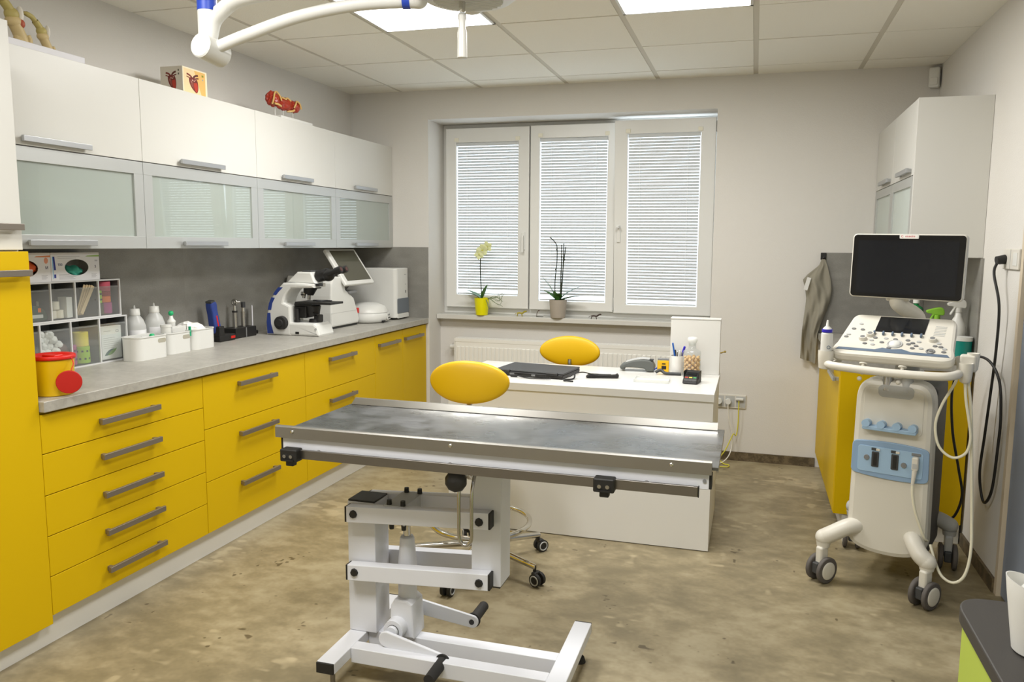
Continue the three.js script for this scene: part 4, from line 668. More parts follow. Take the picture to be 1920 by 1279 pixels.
// microscope, seen from its side: arm towards the wall, eyepieces towards the room
{
  const o = thing('microscope', 'white laboratory microscope with blue side stripes and black eyepieces', 'microscope', [0, CT, 1.205]);
  const Y = v => v - CT, S = a => a.map(([x, y]) => [x, Y(y)]);
  const arm = new THREE.Shape(); const ap = S([[.139, .8745], [.300, .8745], [.300, 1.045], [.254, 1.064], [.275, 1.115], [.309, 1.148], [.456, 1.155], [.456, 1.176], [.330, 1.182], [.257, 1.180], [.205, 1.128], [.166, 1.07], [.146, 1.0], [.138, .92]]);
  arm.moveTo(...ap[0]); ap.slice(1, 4).forEach(p => arm.lineTo(...p)); arm.quadraticCurveTo(ap[4][0] - .01, ap[4][1], ap[5][0], ap[5][1]); ap.slice(6, 10).forEach(p => arm.lineTo(...p)); arm.splineThru([...ap.slice(10), ap[0]].map(p => new THREE.Vector2(...p)));
  part(o, 'arm', ext(arm, -.058, .086, .010), M.white_plastic);
  const bs = new THREE.Shape(); const bp = S([[.139, .8745], [.484, .8745], [.487, .885], [.470, .935], [.452, .950], [.300, .950], [.16, .955], [.139, .94]]); bs.moveTo(...bp[0]); bp.slice(1).forEach(p => bs.lineTo(...p)); bs.closePath();
  part(o, 'base', ext(bs, -.085, .085, .012), M.white_plastic);
  const hs = shapeOf(S([[.262, 1.183], [.448, 1.178], [.440, 1.195], [.420, 1.243], [.330, 1.243]])); part(o, 'head', ext(hs, -.045, .050, .008), M.white_plastic);
  part(o, 'head_cap', bx(.352, .412, Y(1.2435), Y(1.252), -.03, .035, .003), M.dark_grey);
  part(o, 'clamp_screw', bx(.452, .482, Y(1.163), Y(1.178), .02, .062, .003), M.black);
  const strip = (a, b) => { const sh = shapeOf([...a, ...b.reverse()].map(([x, y]) => [x, Y(y)])); return ext(sh, .0861, .0876, .0004); };
  for (const [a, b] of [[[[.146, .882], [.143, .95], [.150, 1.003]], [[.188, .882], [.172, .94], [.170, 1.003]]], [[[.153, 1.02], [.163, 1.06], [.180, 1.095]], [[.176, 1.02], [.185, 1.06], [.203, 1.092]]], [[[.190, 1.110], [.205, 1.130], [.228, 1.154]], [[.212, 1.107], [.228, 1.126], [.258, 1.154]]]]) part(o, 'blue_stripe', strip(a, b), M.navy);
  part(o, 'binocular_body', [rod([.438, Y(1.218), 0], [.505, Y(1.232), 0], .034, .036, 24), ell(.036, .036, .04, .505, Y(1.226), 0)], M.black);
  for (const z of [-.03, .03]) { const e = part(o, 'eyepiece', [rod([.500, Y(1.228), z * .8], [.600, Y(1.262), z], .0165, .0165, 20), rod([.572, Y(1.2525), z], [.606, Y(1.264), z], .0195, .0205, 20)], M.black); part(e, 'lens', rod([.606, Y(1.264), z], [.6075, Y(1.2645), z], .013), phy('#401a18', .05)); }
  part(o, 'nosepiece', [rod([.385, Y(1.154), 0], [.372, Y(1.115), 0], .040, .030, 24), mv(bx(-.03, .05, -.012, .004, -.03, .03, .004), .39, Y(1.158), 0)], M.black);
  for (const [x, y, z, l] of [[.352, 1.098, .014, .035], [.378, 1.098, .0, .045], [.366, 1.10, -.02, .035], [.335, 1.108, 0, .025]]) { const ob = part(o, 'objective', rod([x, Y(1.125), z], [x - .004, Y(1.125 - l), z], .0115, .009, 16), M.chrome_dull); part(ob, 'ring', rod([x - .002, Y(1.112), z], [x - .0025, Y(1.107), z], .012), M.black); }
  part(o, 'stage', [bx(.322, .556, Y(1.058), Y(1.071), -.075, .07, .003), bx(.305, .42, Y(1.045), Y(1.060), -.05, .05, .003)], M.black);
  part(o, 'slide_holder', [bx(.38, .50, Y(1.0712), Y(1.0775), -.045, -.03, .001), bx(.44, .47, Y(1.0712), Y(1.078), -.05, .03, .001)], M.dark_grey);
  part(o, 'condenser', [rod([.40, Y(.985), 0], [.40, Y(1.045), 0], .035, .045, 24), bx(.30, .38, Y(.975), Y(1.045), -.04, .045, .008), rod([.42, Y(1.005), .03], [.47, Y(1.0), .06], .006)], M.black);
  part(o, 'stage_knob', [rod([.325, Y(1.03), .05], [.325, Y(.965), .05], .014), rod([.325, Y(.965), .05], [.325, Y(.952), .05], .018)], M.black);
  part(o, 'lamp_collector', [rod([.415, Y(.950), 0], [.415, Y(.968), 0], .040, .036, 28), bx(.42, .455, Y(.951), Y(.995), -.02, .03, .006)], M.black);
  const kn = part(o, 'focus_knob', [rod([.247, Y(.948), .086], [.247, Y(.948), .112], .040, .038, 32), rod([.247, Y(.948), .112], [.247, Y(.948), .122], .022, .020, 24)], M.rubber);
  part(o, 'power_switch', bx(.332, .356, Y(.884), Y(.898), .0852, .0868, .0005), M.black);
  part(o, 'dial_mark', new THREE.TorusGeometry(.006, .0014, 6, 20, 5).translate(.466, Y(.915), .0855), M.mid_grey);
}
// desktop analyser with tilted touch screen
{
  const o = thing('blood_analyser', 'white desktop analyser with tilted touch screen beside the microscope', 'analyser', [0, CT, 0]);
  const Y = v => v - CT; // profile in z-y (seen from the room), extruded along x
  const sh = shapeOf([[-.930, .012], [-.590, .012], [-.575, .04], [-.602, .10], [-.645, Y(1.055)], [-.752, Y(1.115)], [-.762, Y(1.198)], [-.902, Y(1.203)], [-.922, Y(1.16)], [-.930, Y(1.08)]]);
  part(o, 'housing', extX(sh, .03, .358, .010), M.white_plastic);
  part(o, 'skirt', bx(.05, .352, .0, .012, .60, .92), M.black); 
  part(o, 'red_button', bx(.33, .357, .075, .11, .575, .60, .003), M.red);
  part(o, 'seam', bx(.3575, .3588, .098, .0995, .61, .928), M.light_grey);
  const t = Math.atan2(.15, .222), sc = new THREE.Group(); sc.name = 'touch_screen'; sc.position.set(.325, Y(1.260), .622); sc.rotation.z = t; o.add(sc);
  part(sc, 'screen_shell', bx(-.024, 0, -.136, .136, -.190, .190, .009), M.white_plastic);
  part(sc, 'screen_glass', bx(0, .0015, -.107, .123, -.163, .150, .0004), phy('#4b4a3c', .12));
  part(o, 'screen_arm', [rod([.30, Y(1.10), .70], [.352, Y(1.17), .66], .014), bx(.27, .37, Y(1.085), Y(1.105), .62, .72, .005)], M.mid_grey);
}
// centrifuge
{
  const o = thing('centrifuge', 'small white domed centrifuge between the two analysers', 'centrifuge', [.33, CT, .405]);
  part(o, 'base', lathe([[0, 0], [.120, 0], [.138, .008], [.148, .03], [.146, .06], [.135, .068], [0, .068]], 48).scale(.98, 1, 1), M.white_plastic);
  part(o, 'dome', lathe([[.136, .0685], [.132, .085], [.112, .113], [.07, .130], [0, .136]], 48), M.white_plastic);
  part(o, 'control_panel', mv(bx(0, .004, -.022, .022, -.035, .035, .001), .138, .04, -.03, 0, .2, .2), M.white_plastic);
  part(o, 'display', [mv(bx(.0042, .005, .004, .014, -.03, .01), .138, .04, -.03, 0, .2, .2)], M.mid_grey);
  part(o, 'keypad', [0, 1, 2].map(i => mv(bx(.0042, .0052, -.014, -.006, -.028 + i * .018, -.016 + i * .018), .138, .04, -.03, 0, .2, .2)), M.dark_grey);
  part(o, 'latch', bx(.134, .150, .006, .018, .03, .06, .003), M.black);
}
// tall analyser in the corner
{
  const o = thing('haematology_analyser', 'tall white analyser with grey flap in the window corner', 'analyser', [0, CT, 0]);
  const s = rrect(.06, .466, -.242, -.032, .028); part(o, 'housing', ext(s, .013, .363, .006).rotateX(-Math.PI / 2), M.white_plastic);
  part(o, 'flap', [extX(rrect(-.226, -.046, .045, .150, .008), .4665, .4705, .001)], std('#6d747c', .45));
  part(o, 'front_lip', bx(.462, .472, .010, .040, .05, .225, .003), M.white_plastic);
  part(o, 'usb_port', bx(.4662, .4672, .185, .205, .085, .094), M.black); part(o, 'indicator', [bx(.4662, .467, .245, .250, .085, .1), bx(.4662, .467, .315, .320, .08, .11)], M.light_grey);
  for (const [x, z] of [[.1, .06], [.1, .21], [.43, .06], [.43, .21]]) part(o, 'rubber_foot', cyl(.014, .014, .0125, 16, x, 0, z), M.rubber);
}
// ================================================================ ON TOP OF THE WALL CABINETS
{
  const yT = 2.1;
  const o = thing('bone_model', 'anatomical model of two yellowish joint bones on a grey-white plate', 'anatomy model', [.17, yT, 0]);
  part(o, 'plate', bx(-.09, .13, 0, .030, 2.645, 3.1, .003), std('#d9d8dc', .5));
  const bone = (z, s) => {
    const P = (a, b, c = 0) => [c, .030 + b * s, z + a * s];
    part(o, 'lower_bone', [tube([P(-.004, .0), P(.0, .03), P(.012, .06), P(.03, .092)], .0215 * s, 24, 14), ell(.024 * s, .024 * s, .030 * s, ...P(.030, .094)), ell(.020 * s, .040 * s, .027 * s, ...P(.004, .034)), tube([P(-.030, .004), P(-.034, .04), P(-.026, .058)], .009 * s, 16, 10)], M.bone);
    part(o, 'upper_bone', [tube([P(.034, .112), P(.048, .138), P(.070, .160)], .0165 * s, 20, 14), tube([P(.068, .158), P(.088, .176), P(.118, .184)], .0125 * s, 16, 12), ell(.022 * s, .026 * s, .026 * s, ...P(.036, .118)), ell(.014 * s, .010 * s, .018 * s, ...P(.118, .184))], M.bone_dark);
    part(o, 'cartilage', ell(.016 * s, .032 * s, .010 * s, ...P(.008, .122, .006)), M.cartilage); if (s > .8) part(o, 'ligament', ell(.011 * s, .016 * s, .013 * s, ...P(.010, .090, .014)), M.tissue);
  };
  bone(2.805, 1.02); bone(2.690, .76); bone(2.95, .95);
  // heart box: printed on two faces
  const heart = (c, x, y, s) => {
    c.save(); c.translate(x, y); c.scale(s, s); c.lineCap = 'butt';
    const ves = (col, w, ...p) => { c.strokeStyle = col; c.lineWidth = w; c.beginPath(); c.moveTo(p[0], p[1]); c.quadraticCurveTo(p[2], p[3], p[4], p[5]); c.stroke(); };
    ves('#5a2017', 15, 2, -26, 6, -58, 44, -64); ves('#7c2a20', 14, -8, -26, -18, -52, -56, -58); ves('#86402f', 9, -22, -22, -40, -34, -58, -36); ves('#6b241b', 10, 14, -26, 24, -38, 48, -40);
    c.fillStyle = '#6f1f17'; c.beginPath(); c.moveTo(-36, -28); c.bezierCurveTo(-42, 24, -10, 70, 26, 88); c.bezierCurveTo(48, 74, 48, 8, 34, -24); c.bezierCurveTo(12, -42, -20, -42, -36, -28); c.fill();
    c.fillStyle = '#b8331b'; c.beginPath(); c.moveTo(4, 6); c.bezierCurveTo(2, 44, 12, 70, 27, 82); c.bezierCurveTo(42, 66, 42, 24, 32, 0); c.closePath(); c.fill();
    c.fillStyle = '#8e4a3c'; c.beginPath(); c.moveTo(-26, -16); c.bezierCurveTo(-26, 14, -14, 40, 2, 58); c.lineTo(-2, 4); c.closePath(); c.fill();
    c.fillStyle = '#c39a8a'; for (const [a, b, q] of [[-6, -14, 7], [10, -10, 6], [-16, 2, 4], [18, -22, 5]]) { c.beginPath(); c.arc(a, b, q, 0, 7); c.fill(); }
    c.restore();
  };
  const pR = canvasTex(256, 288, (c, w, h) => { c.fillStyle = '#f2e6c6'; c.fillRect(0, 0, w, h); c.fillStyle = '#ecd2a2'; c.fillRect(10, 12, w - 28, h - 40); c.fillStyle = '#e3b668'; c.beginPath(); c.moveTo(120, 12); c.lineTo(238, 12); c.lineTo(238, 260); c.lineTo(196, 260); c.closePath(); c.fill(); heart(c, 108, 132, 1.2); c.fillStyle = '#8d8f28'; c.fillRect(200, 36, 20, 20); c.fillStyle = '#9aa0a0'; c.fillRect(204, 78, 12, 14); });
  const pL = canvasTex(256, 288, (c, w, h) => { c.fillStyle = '#d9d2c4'; c.fillRect(0, 0, w, h); heart(c, 130, 130, 1.2); c.fillStyle = '#4c4a36'; c.fillRect(206, 30, 14, 18); c.fillRect(206, 66, 14, 18); });
  const b = thing('heart_model_box', 'box printed with a red heart on top of the wall cabinets', 'box', [0, yT, 0]); part(b, 'carton', bx(.125, .25, 0, .135, 1.868, 2.038, .001), std('#e9e4d8', .6));
  part(b, 'side_print', new THREE.PlaneGeometry(.168, .133).rotateY(Math.PI / 2), printMat(pR), [.2506, .067, 1.953]); part(b, 'end_print', new THREE.PlaneGeometry(.123, .133), printMat(pL), [.1875, .067, 2.0386]);
  // red vessel model on three rods
  const v = thing('vessel_model', 'red and gold anatomical tissue model on three thin rods', 'anatomy model', [.25, yT, 0]);
  part(v, 'stand', [bx(-.045, .05, 0, .020, 1.0, 1.32, .003)], M.white_plastic);
  for (const z of [1.305, 1.228, 1.13]) part(v, 'rod', rod([0, .02, z], [0, .075, z], .0024, .0024, 8), M.white_plastic);
  const lump = (z, y, rx, ry, rz, m, k) => { const g = new THREE.IcosahedronGeometry(1, 4), q = g.attributes.position; for (let i = 0; i < q.count; i++) { const x = q.getX(i), yy = q.getY(i), zz = q.getZ(i), n = 1 + .12 * Math.sin(7 * x + k) * Math.cos(8 * zz + 2 * yy + k) + .05 * Math.sin(17 * yy + 13 * zz); q.setXYZ(i, x * rx * n, yy * ry * n, zz * rz * n); } g.computeVertexNormals(); return part(v, 'tissue', g, m, [0, y, z]); };
  lump(1.325, .108, .032, .042, .045, M.tissue_red, 1); lump(1.225, .098, .030, .036, .075, M.tissue_red, 2); lump(1.12, .098, .030, .034, .048, M.tissue_red, 3);
  const fold = (pts, r) => part(v, 'fold', tube(pts, r, 30, 8), M.tissue_gold);
  fold([[.020, .075, 1.36], [.032, .10, 1.362], [.026, .13, 1.345], [.02, .148, 1.32], [.027, .128, 1.295], [.03, .105, 1.285]], .005); fold([[.027, .080, 1.35], [.034, .077, 1.32], [.03, .073, 1.29]], .006); fold([[.02, .126, 1.27], [.03, .120, 1.24], [.022, .131, 1.215], [.028, .118, 1.19]], .005); fold([[.026, .085, 1.155], [.032, .11, 1.145], [.026, .127, 1.125], [.03, .115, 1.10], [.028, .09, 1.085]], .005); fold([[-.0, .062, 1.19], [.02, .066, 1.165], [.024, .075, 1.15]], .006);
  part(v, 'end_post', rod([.02, .0, .985], [.02, .03, .985], .0018, .0018, 6), M.white_plastic);
}

// ================================================================ ON THE DESK
const DT = .7482;
{
  const o = thing('laptop', 'closed black laptop lying on the desk', 'laptop', [1.815, DT, 1.372], -.12);
  part(o, 'base', bx(-.188, .188, .003, .021, -.128, .128, .004), M.black); part(o, 'lid', bx(-.188, .188, .0215, .030, -.128, .122, .003), M.dark_grey);
  for (const x of [-.13, .13]) part(o, 'hinge', rod([x - .03, .024, .126], [x + .03, .024, .126], .0075), M.black);
  for (const [x, z] of [[-.16, -.1], [.16, -.1], [-.16, .1], [.16, .1]]) part(o, 'rubber_foot', cyl(.008, .008, .003, 12, x, 0, z), M.rubber);
  part(o, 'port', [bx(-.10, -.075, .007, .016, .128, .130), bx(.02, .04, .007, .016, .128, .130)], M.mid_grey);
  solo('laptop_cable', 'black cables lying in front of the closed laptop', 'cable', [tube([[1.74, DT + .012, 1.520], [1.80, DT + .0055, 1.545], [1.87, DT + .0055, 1.552], [1.93, DT + .006, 1.54]], .0032, 40, 6), bx(1.715, 1.75, DT + .002, DT + .014, 1.51, 1.526, .003), tube([[2.016, DT + .014, 1.50], [2.04, DT + .03, 1.49], [2.075, DT + .034, 1.46], [2.12, DT + .02, 1.43], [2.15, DT + .013, 1.415]], .003, 40, 6), tube([[2.03, DT + .03, 1.45], [2.035, DT + .0055, 1.49], [2.00, DT + .0055, 1.555], [2.05, DT + .0055, 1.575]], .004, 40, 6)], M.black);
  const s = thing('handset', 'small black cordless device lying on the desk beside the laptop', 'device', [2.165, DT, 1.395], .25);
  part(s, 'body', ext(smoothShape([[-.075, .001], [.06, .001], [.078, .012], [.072, .022], [.05, .016], [-.05, .020], [-.076, .016]]), -.018, .018, .005), M.black); part(s, 'key_row', bx(-.045, .04, .0175, .019, -.008, .010, .0005), M.dark_grey);
  const t = thing('card_terminal', 'dark grey portable card terminal resting on its base on the desk', 'card terminal', [2.30, DT, 1.115], .05);
  part(t, 'body', ext(smoothShape([[-.088, .012], [-.07, .006], [-.06, .022], [.03, .018], [.05, .004], [.082, .006], [.090, .03], [.075, .055], [.045, .066], [-.02, .060], [-.075, .040], [-.092, .025]]), -.038, .038, .007), std('#5c5f5c', .45)); part(t, 'top_cover', ext(smoothShape([[-.06, .047], [.02, .066], [.06, .066], [.055, .070], [.01, .071], [-.05, .055]]), -.030, .030, .002), M.light_grey); part(t, 'paper_slot', bx(.055, .082, .060, .064, -.028, .028, .001), M.black);
  const y = thing('pocket_camera', 'small yellow and black cardboard camera on the desk next to the pen cup', 'camera', [2.432, DT, 1.105], .1); part(y, 'body', bx(-.03, .03, 0, .062, -.014, .014, .003), std('#e8b40e', .5)); part(y, 'dark_top', bx(-.029, .029, .0622, .072, -.012, .012, .002), M.mid_grey); part(y, 'lens_patch', [bx(-.008, .016, .016, .034, .0142, .016, .001), bx(-.006, .012, .042, .048, .0142, .0155)], M.black); part(y, 'cord', tube([[-.031, .02, 0], [-.045, .012, .004], [-.055, .004, .006]], .004, 16, 6), M.royal);
  solo('hand_strap', 'coiled dark strap lying in front of the pen cup', 'strap', [tube([[2.405, DT + .012, 1.20], [2.43, DT + .022, 1.19], [2.455, DT + .010, 1.205], [2.50, DT + .008, 1.200], [2.535, DT + .008, 1.195]], .0085, 40, 8)], M.dark_grey);
  const p = thing('pen_cup', 'white cylindrical pen cup in front of the white box unit', 'cup', [2.508, DT, 1.155]); part(p, 'cup', lathe([[0, 0], [.031, 0], [.032, .003], [.032, .098], [.030, .098], [.030, .006], [0, .005]], 32), M.white_matte);
  const pen = (label, m, a, b, r = .004) => solo('pen', label, 'pen', [rod(a, b, r, r, 10), ell(r, r * 1.4, r, ...b, 10, 8)], m, null, null, 'pens in the cup');
  pen('blue pen leaning left in the white pen cup', M.blue_pen, [2.512, DT + .007, 1.155], [2.484, DT + .158, 1.150], .0045); pen('violet-blue pen leaning right in the white pen cup', M.violet_pen, [2.505, DT + .007, 1.15], [2.545, DT + .142, 1.160], .006);
  for (let i = 0; i < 4; i++) pen(['black', 'silver', 'white', 'grey'][i] + ' short pen in the white pen cup', [M.black, M.chrome_dull, M.white_plastic, M.mid_grey][i], [2.508 + (i - 1.5) * .003, DT + .007, 1.146 + i * .005], [2.497 + i * .012, DT + .122 - (i % 2) * .008, 1.144 + i * .006]);
  const j = thing('treat_jar', 'clear glass jar of tan treats on the desk in front of the white box unit', 'jar', [2.588, DT, 1.205]);
  part(j, 'jar', lathe([[0, 0], [.042, 0], [.046, .006], [.046, .120], [.044, .132], [.030, .140], [.020, .145], [.0185, .160], [.0185, .175]], 40), M.clear); part(j, 'stopper', [lathe([[0, .158], [.017, .160], [.019, .1755], [.024, .178], [.026, .190], [.022, .202], [.008, .205], [0, .205]], 28)], M.clear_soft);
  const R = rng(21), g = new THREE.IcosahedronGeometry(.0098, 2).scale(1, .72, .85);
  const spots = []; for (let lay = 0; lay < 8; lay++) for (let k = 0; k < 9; k++) { const a = k * Math.PI * 2 / 7 + lay * .45, r = k < 7 ? .0335 : .013; const aa = k < 7 ? a : k * Math.PI + lay; spots.push([Math.cos(aa) * r, .012 + lay * .0125 + (R() - .5) * .002, Math.sin(aa) * r]); }
  spots.forEach(([x, yy, z], i) => solo('treat', 'tan round treat in the clear glass jar', 'treat', g, M.peanut, [2.588 + x, DT + yy, 1.205 + z], [R() * 3, R() * 3, R() * 3], 'treats in the jar'));
  const q = thing('pin_pad', 'small black PIN pad with coloured keys at the front of the desk', 'PIN pad', [2.604, DT, 1.385], -.12); part(q, 'body', ext(smoothShape([[-.052, 0], [.045, 0], [.052, .012], [.035, .028], [-.03, .050], [-.05, .052], [-.056, .02]]), -.036, .036, .006).rotateY(-Math.PI / 2), M.black);
  const kc = ['#c03a2a', '#d8c23a', '#3fa05a']; for (let i = 0; i < 3; i++) part(q, 'key', mv(bx(-.008, .008, 0, .003, -.004, .004, .001), -.020 + i * .02, .0275, .030, .55, 0, 0), std(kc[i], .5)); part(q, 'display', mv(bx(-.026, .026, 0, .002, -.012, .012, .0005), 0, .043, .0, .38, 0, 0), M.screen_off); part(q, 'number_keys', [0, 1, 2, 3, 4, 5].map(i => mv(bx(-.006, .006, 0, .002, -.003, .003), -.018 + (i % 3) * .018, .020 - Math.floor(i / 3) * .004, .040 + Math.floor(i / 3) * .007, .6, 0, 0)), M.mid_grey);
  part(q, 'privacy_shield', [bx(-.038, -.034, .02, .058, -.04, .02, .001), bx(.034, .038, .02, .058, -.04, .02, .001)], M.black);
  const tr = thing('clear_tray', 'shallow clear plastic coin tray on the desk', 'tray', [2.412, DT, 1.405], .04); part(tr, 'tray', [bx(-.085, .085, 0, .003, -.055, .055, .001), bx(-.085, .085, .003, .014, .052, .055), bx(-.085, .085, .003, .014, -.055, -.052), bx(-.085, -.082, .003, .014, -.052, .052), bx(.082, .085, .003, .014, -.052, .052)], M.clear_soft);
}
// ================================================================ WINDOW SILL
const SI = .8932, ZP = -.158;
function leafGeo(L, w, bend, th = .0035) { // leaf along +x, bending down
  const n = 10, m = 4, pos = [], idx = []; for (const sgn of [1, -1]) for (let i = 0; i <= n; i++) { const t = i / n, r = 1.3 * w * Math.pow(Math.sin(Math.PI * Math.min(1, .06 + t * .94)), .7) * (1 - .25 * t); for (let k = 0; k <= m; k++) { const s = k / m * 2 - 1; pos.push(L * t, bend * t * t * -1 + Math.abs(s) * r * .25 + sgn * th * .5 * (1 - s * s), s * r); } }
  const row = m + 1, off = (n + 1) * row; for (let i = 0; i < n; i++) for (let k = 0; k < m; k++) { const a = i * row + k; idx.push(a, a + 1, a + row, a + 1, a + row + 1, a + row); const b = a + off; idx.push(b, b + row, b + 1, b + 1, b + row, b + row + 1); }
  const g = new THREE.BufferGeometry(); g.setAttribute('position', new THREE.Float32BufferAttribute(pos, 3)); g.setIndex(idx); g.computeVertexNormals(); return g;
}
function addLeaf(o, m, base, L, w, az, el, bend) { part(o, 'leaf', leafGeo(L, w, bend), m, base, [0, 0, 0]).rotation.set(0, az, el, 'YZX'); }
{
  const o = thing('orchid', 'orchid with a pale flower in a yellow pot on the window sill', 'potted plant', [.960, SI, ZP]);
  part(o, 'pot', lathe([[0, 0], [.041, 0], [.044, .004], [.056, .128], [.053, .128], [.042, .012], [0, .01]], 36), M.pot_yellow); part(o, 'soil', cyl(.05, .0515, .012, 28, 0, .106, 0), M.soil);
  addLeaf(o, M.leaf, [0, .118, 0], .12, .026, -.2, 1.15, -.0); addLeaf(o, M.leaf_pale, [0, .118, 0], .15, .024, 2.9, .62, .03); addLeaf(o, M.leaf_pale, [0, .118, .01], .13, .020, 3.4, .7, .05);
  part(o, 'flower_stem', tube([[0, .11, 0], [-.004, .2, .004], [-.010, .33, .006], [-.008, .42, .006], [.0, .475, .012]], .004, 40, 6), M.stem);
  for (const [x, y, z, r] of [[.012, .475, .02, 1], [.045, .500, .012, .9], [-.012, .445, .02, .85]]) for (let k = 0; k < 5; k++) { const a = k * Math.PI * 2 / 5 + x * 40; part(o, 'petal', ell(.027 * r, .019 * r, .004, 0, 0, 0, 14, 8), M.petal, [x + Math.cos(a) * .020 * r, y + Math.sin(a) * .020 * r, z], [.3 * Math.sin(a), -.3 * Math.cos(a), a]); }
  for (const [x, y, z] of [[.012, .475, .026], [.045, .5, .018], [-.012, .445, .026]]) part(o, 'flower_core', ell(.006, .006, .006, x, y, z, 10, 8), M.petal_core);
  const R = rng(4); for (let i = 0; i < 9; i++) { const a = -.3 + R() * .9; part(o, 'air_root', tube([[.03, .115, .01], [.06 + R() * .03, .115 + R() * .02, .02], [.10 + R() * .05, .105 + (R() - .3) * .08, .025], [.13 + R() * .08, .10 + (R() - .3) * .13, .03]], .0016, 20, 5), M.root); }
  part(o, 'air_root', tube([[.04, .12, .03], [.06, .10, .05], [.068, .075, .055], [.075, .055, .055]], .003, 20, 6), M.root);
}
{
  const o = thing('orchid', 'bare-stemmed orchid in a taupe pot on the window sill', 'potted plant', [1.538, SI, ZP]);
  part(o, 'pot', lathe([[0, 0], [.050, 0], [.053, .004], [.064, .130], [.061, .130], [.05, .012], [0, .01]], 36), M.pot_taupe); part(o, 'soil', cyl(.055, .058, .012, 28, 0, .108, 0), M.soil);
  addLeaf(o, M.leaf, [0, .12, .01], .135, .026, 2.85, .70, .02); addLeaf(o, M.leaf, [.01, .12, .01], .175, .026, -.25, .42, .03); addLeaf(o, M.leaf_pale, [.0, .12, 0], .185, .024, .2, .85, .05); addLeaf(o, M.leaf_pale, [-.01, .12, -.01], .20, .014, 3.3, 1.2, .04); addLeaf(o, M.leaf, [0, .12, .02], .09, .020, -1.9, 1.1, .01); addLeaf(o, M.leaf, [0, .12, 0], .10, .022, -1.2, .9, .03);
  const st = [[[-.02, .11, 0], [-.024, .25, .002], [-.012, .40, .003], [-.012, .50, .003], [-.03, .54, .003], [-.065, .572, .003]], [[.014, .11, 0], [.018, .25, .004], [.022, .40, .004], [.022, .52, .004]], [[.012, .11, .006], [.026, .25, .008], [.040, .40, .008], [.052, .505, .008]], [[.018, .11, -.006], [.03, .3, -.004], [.036, .53, -.004]]];
  st.forEach(p => part(o, 'flower_stem', tube(p, .0036, 40, 6), M.stem));
  for (const [x, y] of [[-.014, .485], [-.02, .345], [.022, .435], [.044, .415], [.020, .325], [.030, .285]]) part(o, 'bud_node', ell(.005, .007, .005, x, y, .004, 10, 8), M.stem);
}
{
  const fig = (label, m, x, k) => { const o = thing('figurine', label, 'figurine', [x, SI, -.158]); const h = k;
    part(o, 'body', [tube([[-.018, h * .6, 0], [0, h * .66, 0], [.02, h * .62, 0], [.032, h * .85, 0], [.042, h, 0]], h * .16, 24, 8), ...[[-.016, -.005], [-.014, .006], [.014, -.005], [.016, .006]].map(([dx, dz]) => rod([dx, h * .55, dz], [dx * 1.3, .0, dz * 1.2], .003, .0025, 6)), ell(.008, .006, .006, .046, h * 1.0, 0, 10, 8), tube([[-.02, h * .62, 0], [-.032, h * .5, 0], [-.036, h * .3, 0]], .002, 12, 5)], m); return o; };
  fig('small golden-green animal figurine on the window sill between the two pots', std('#b3a53a', .4, { metalness: .4 }), 1.252, .038);
  fig('small dark brown animal figurine on the window sill right of the taupe pot', std('#3a2a20', .5), 1.800, .034);
  const o = thing('figurine', 'tiny dark bird figurine with a twig beside the taupe pot', 'figurine', [1.395, SI, -.158]); part(o, 'twig', rod([-.018, .004, 0], [.035, .005, 0], .003, .002, 6), M.stem); part(o, 'bird', [tube([[-.016, .004, 0], [-.012, .03, 0], [-.002, .046, 0]], .0022, 12, 6), ell(.007, .004, .004, .001, .047, 0, 10, 8)], std('#4a2e22', .5));
}
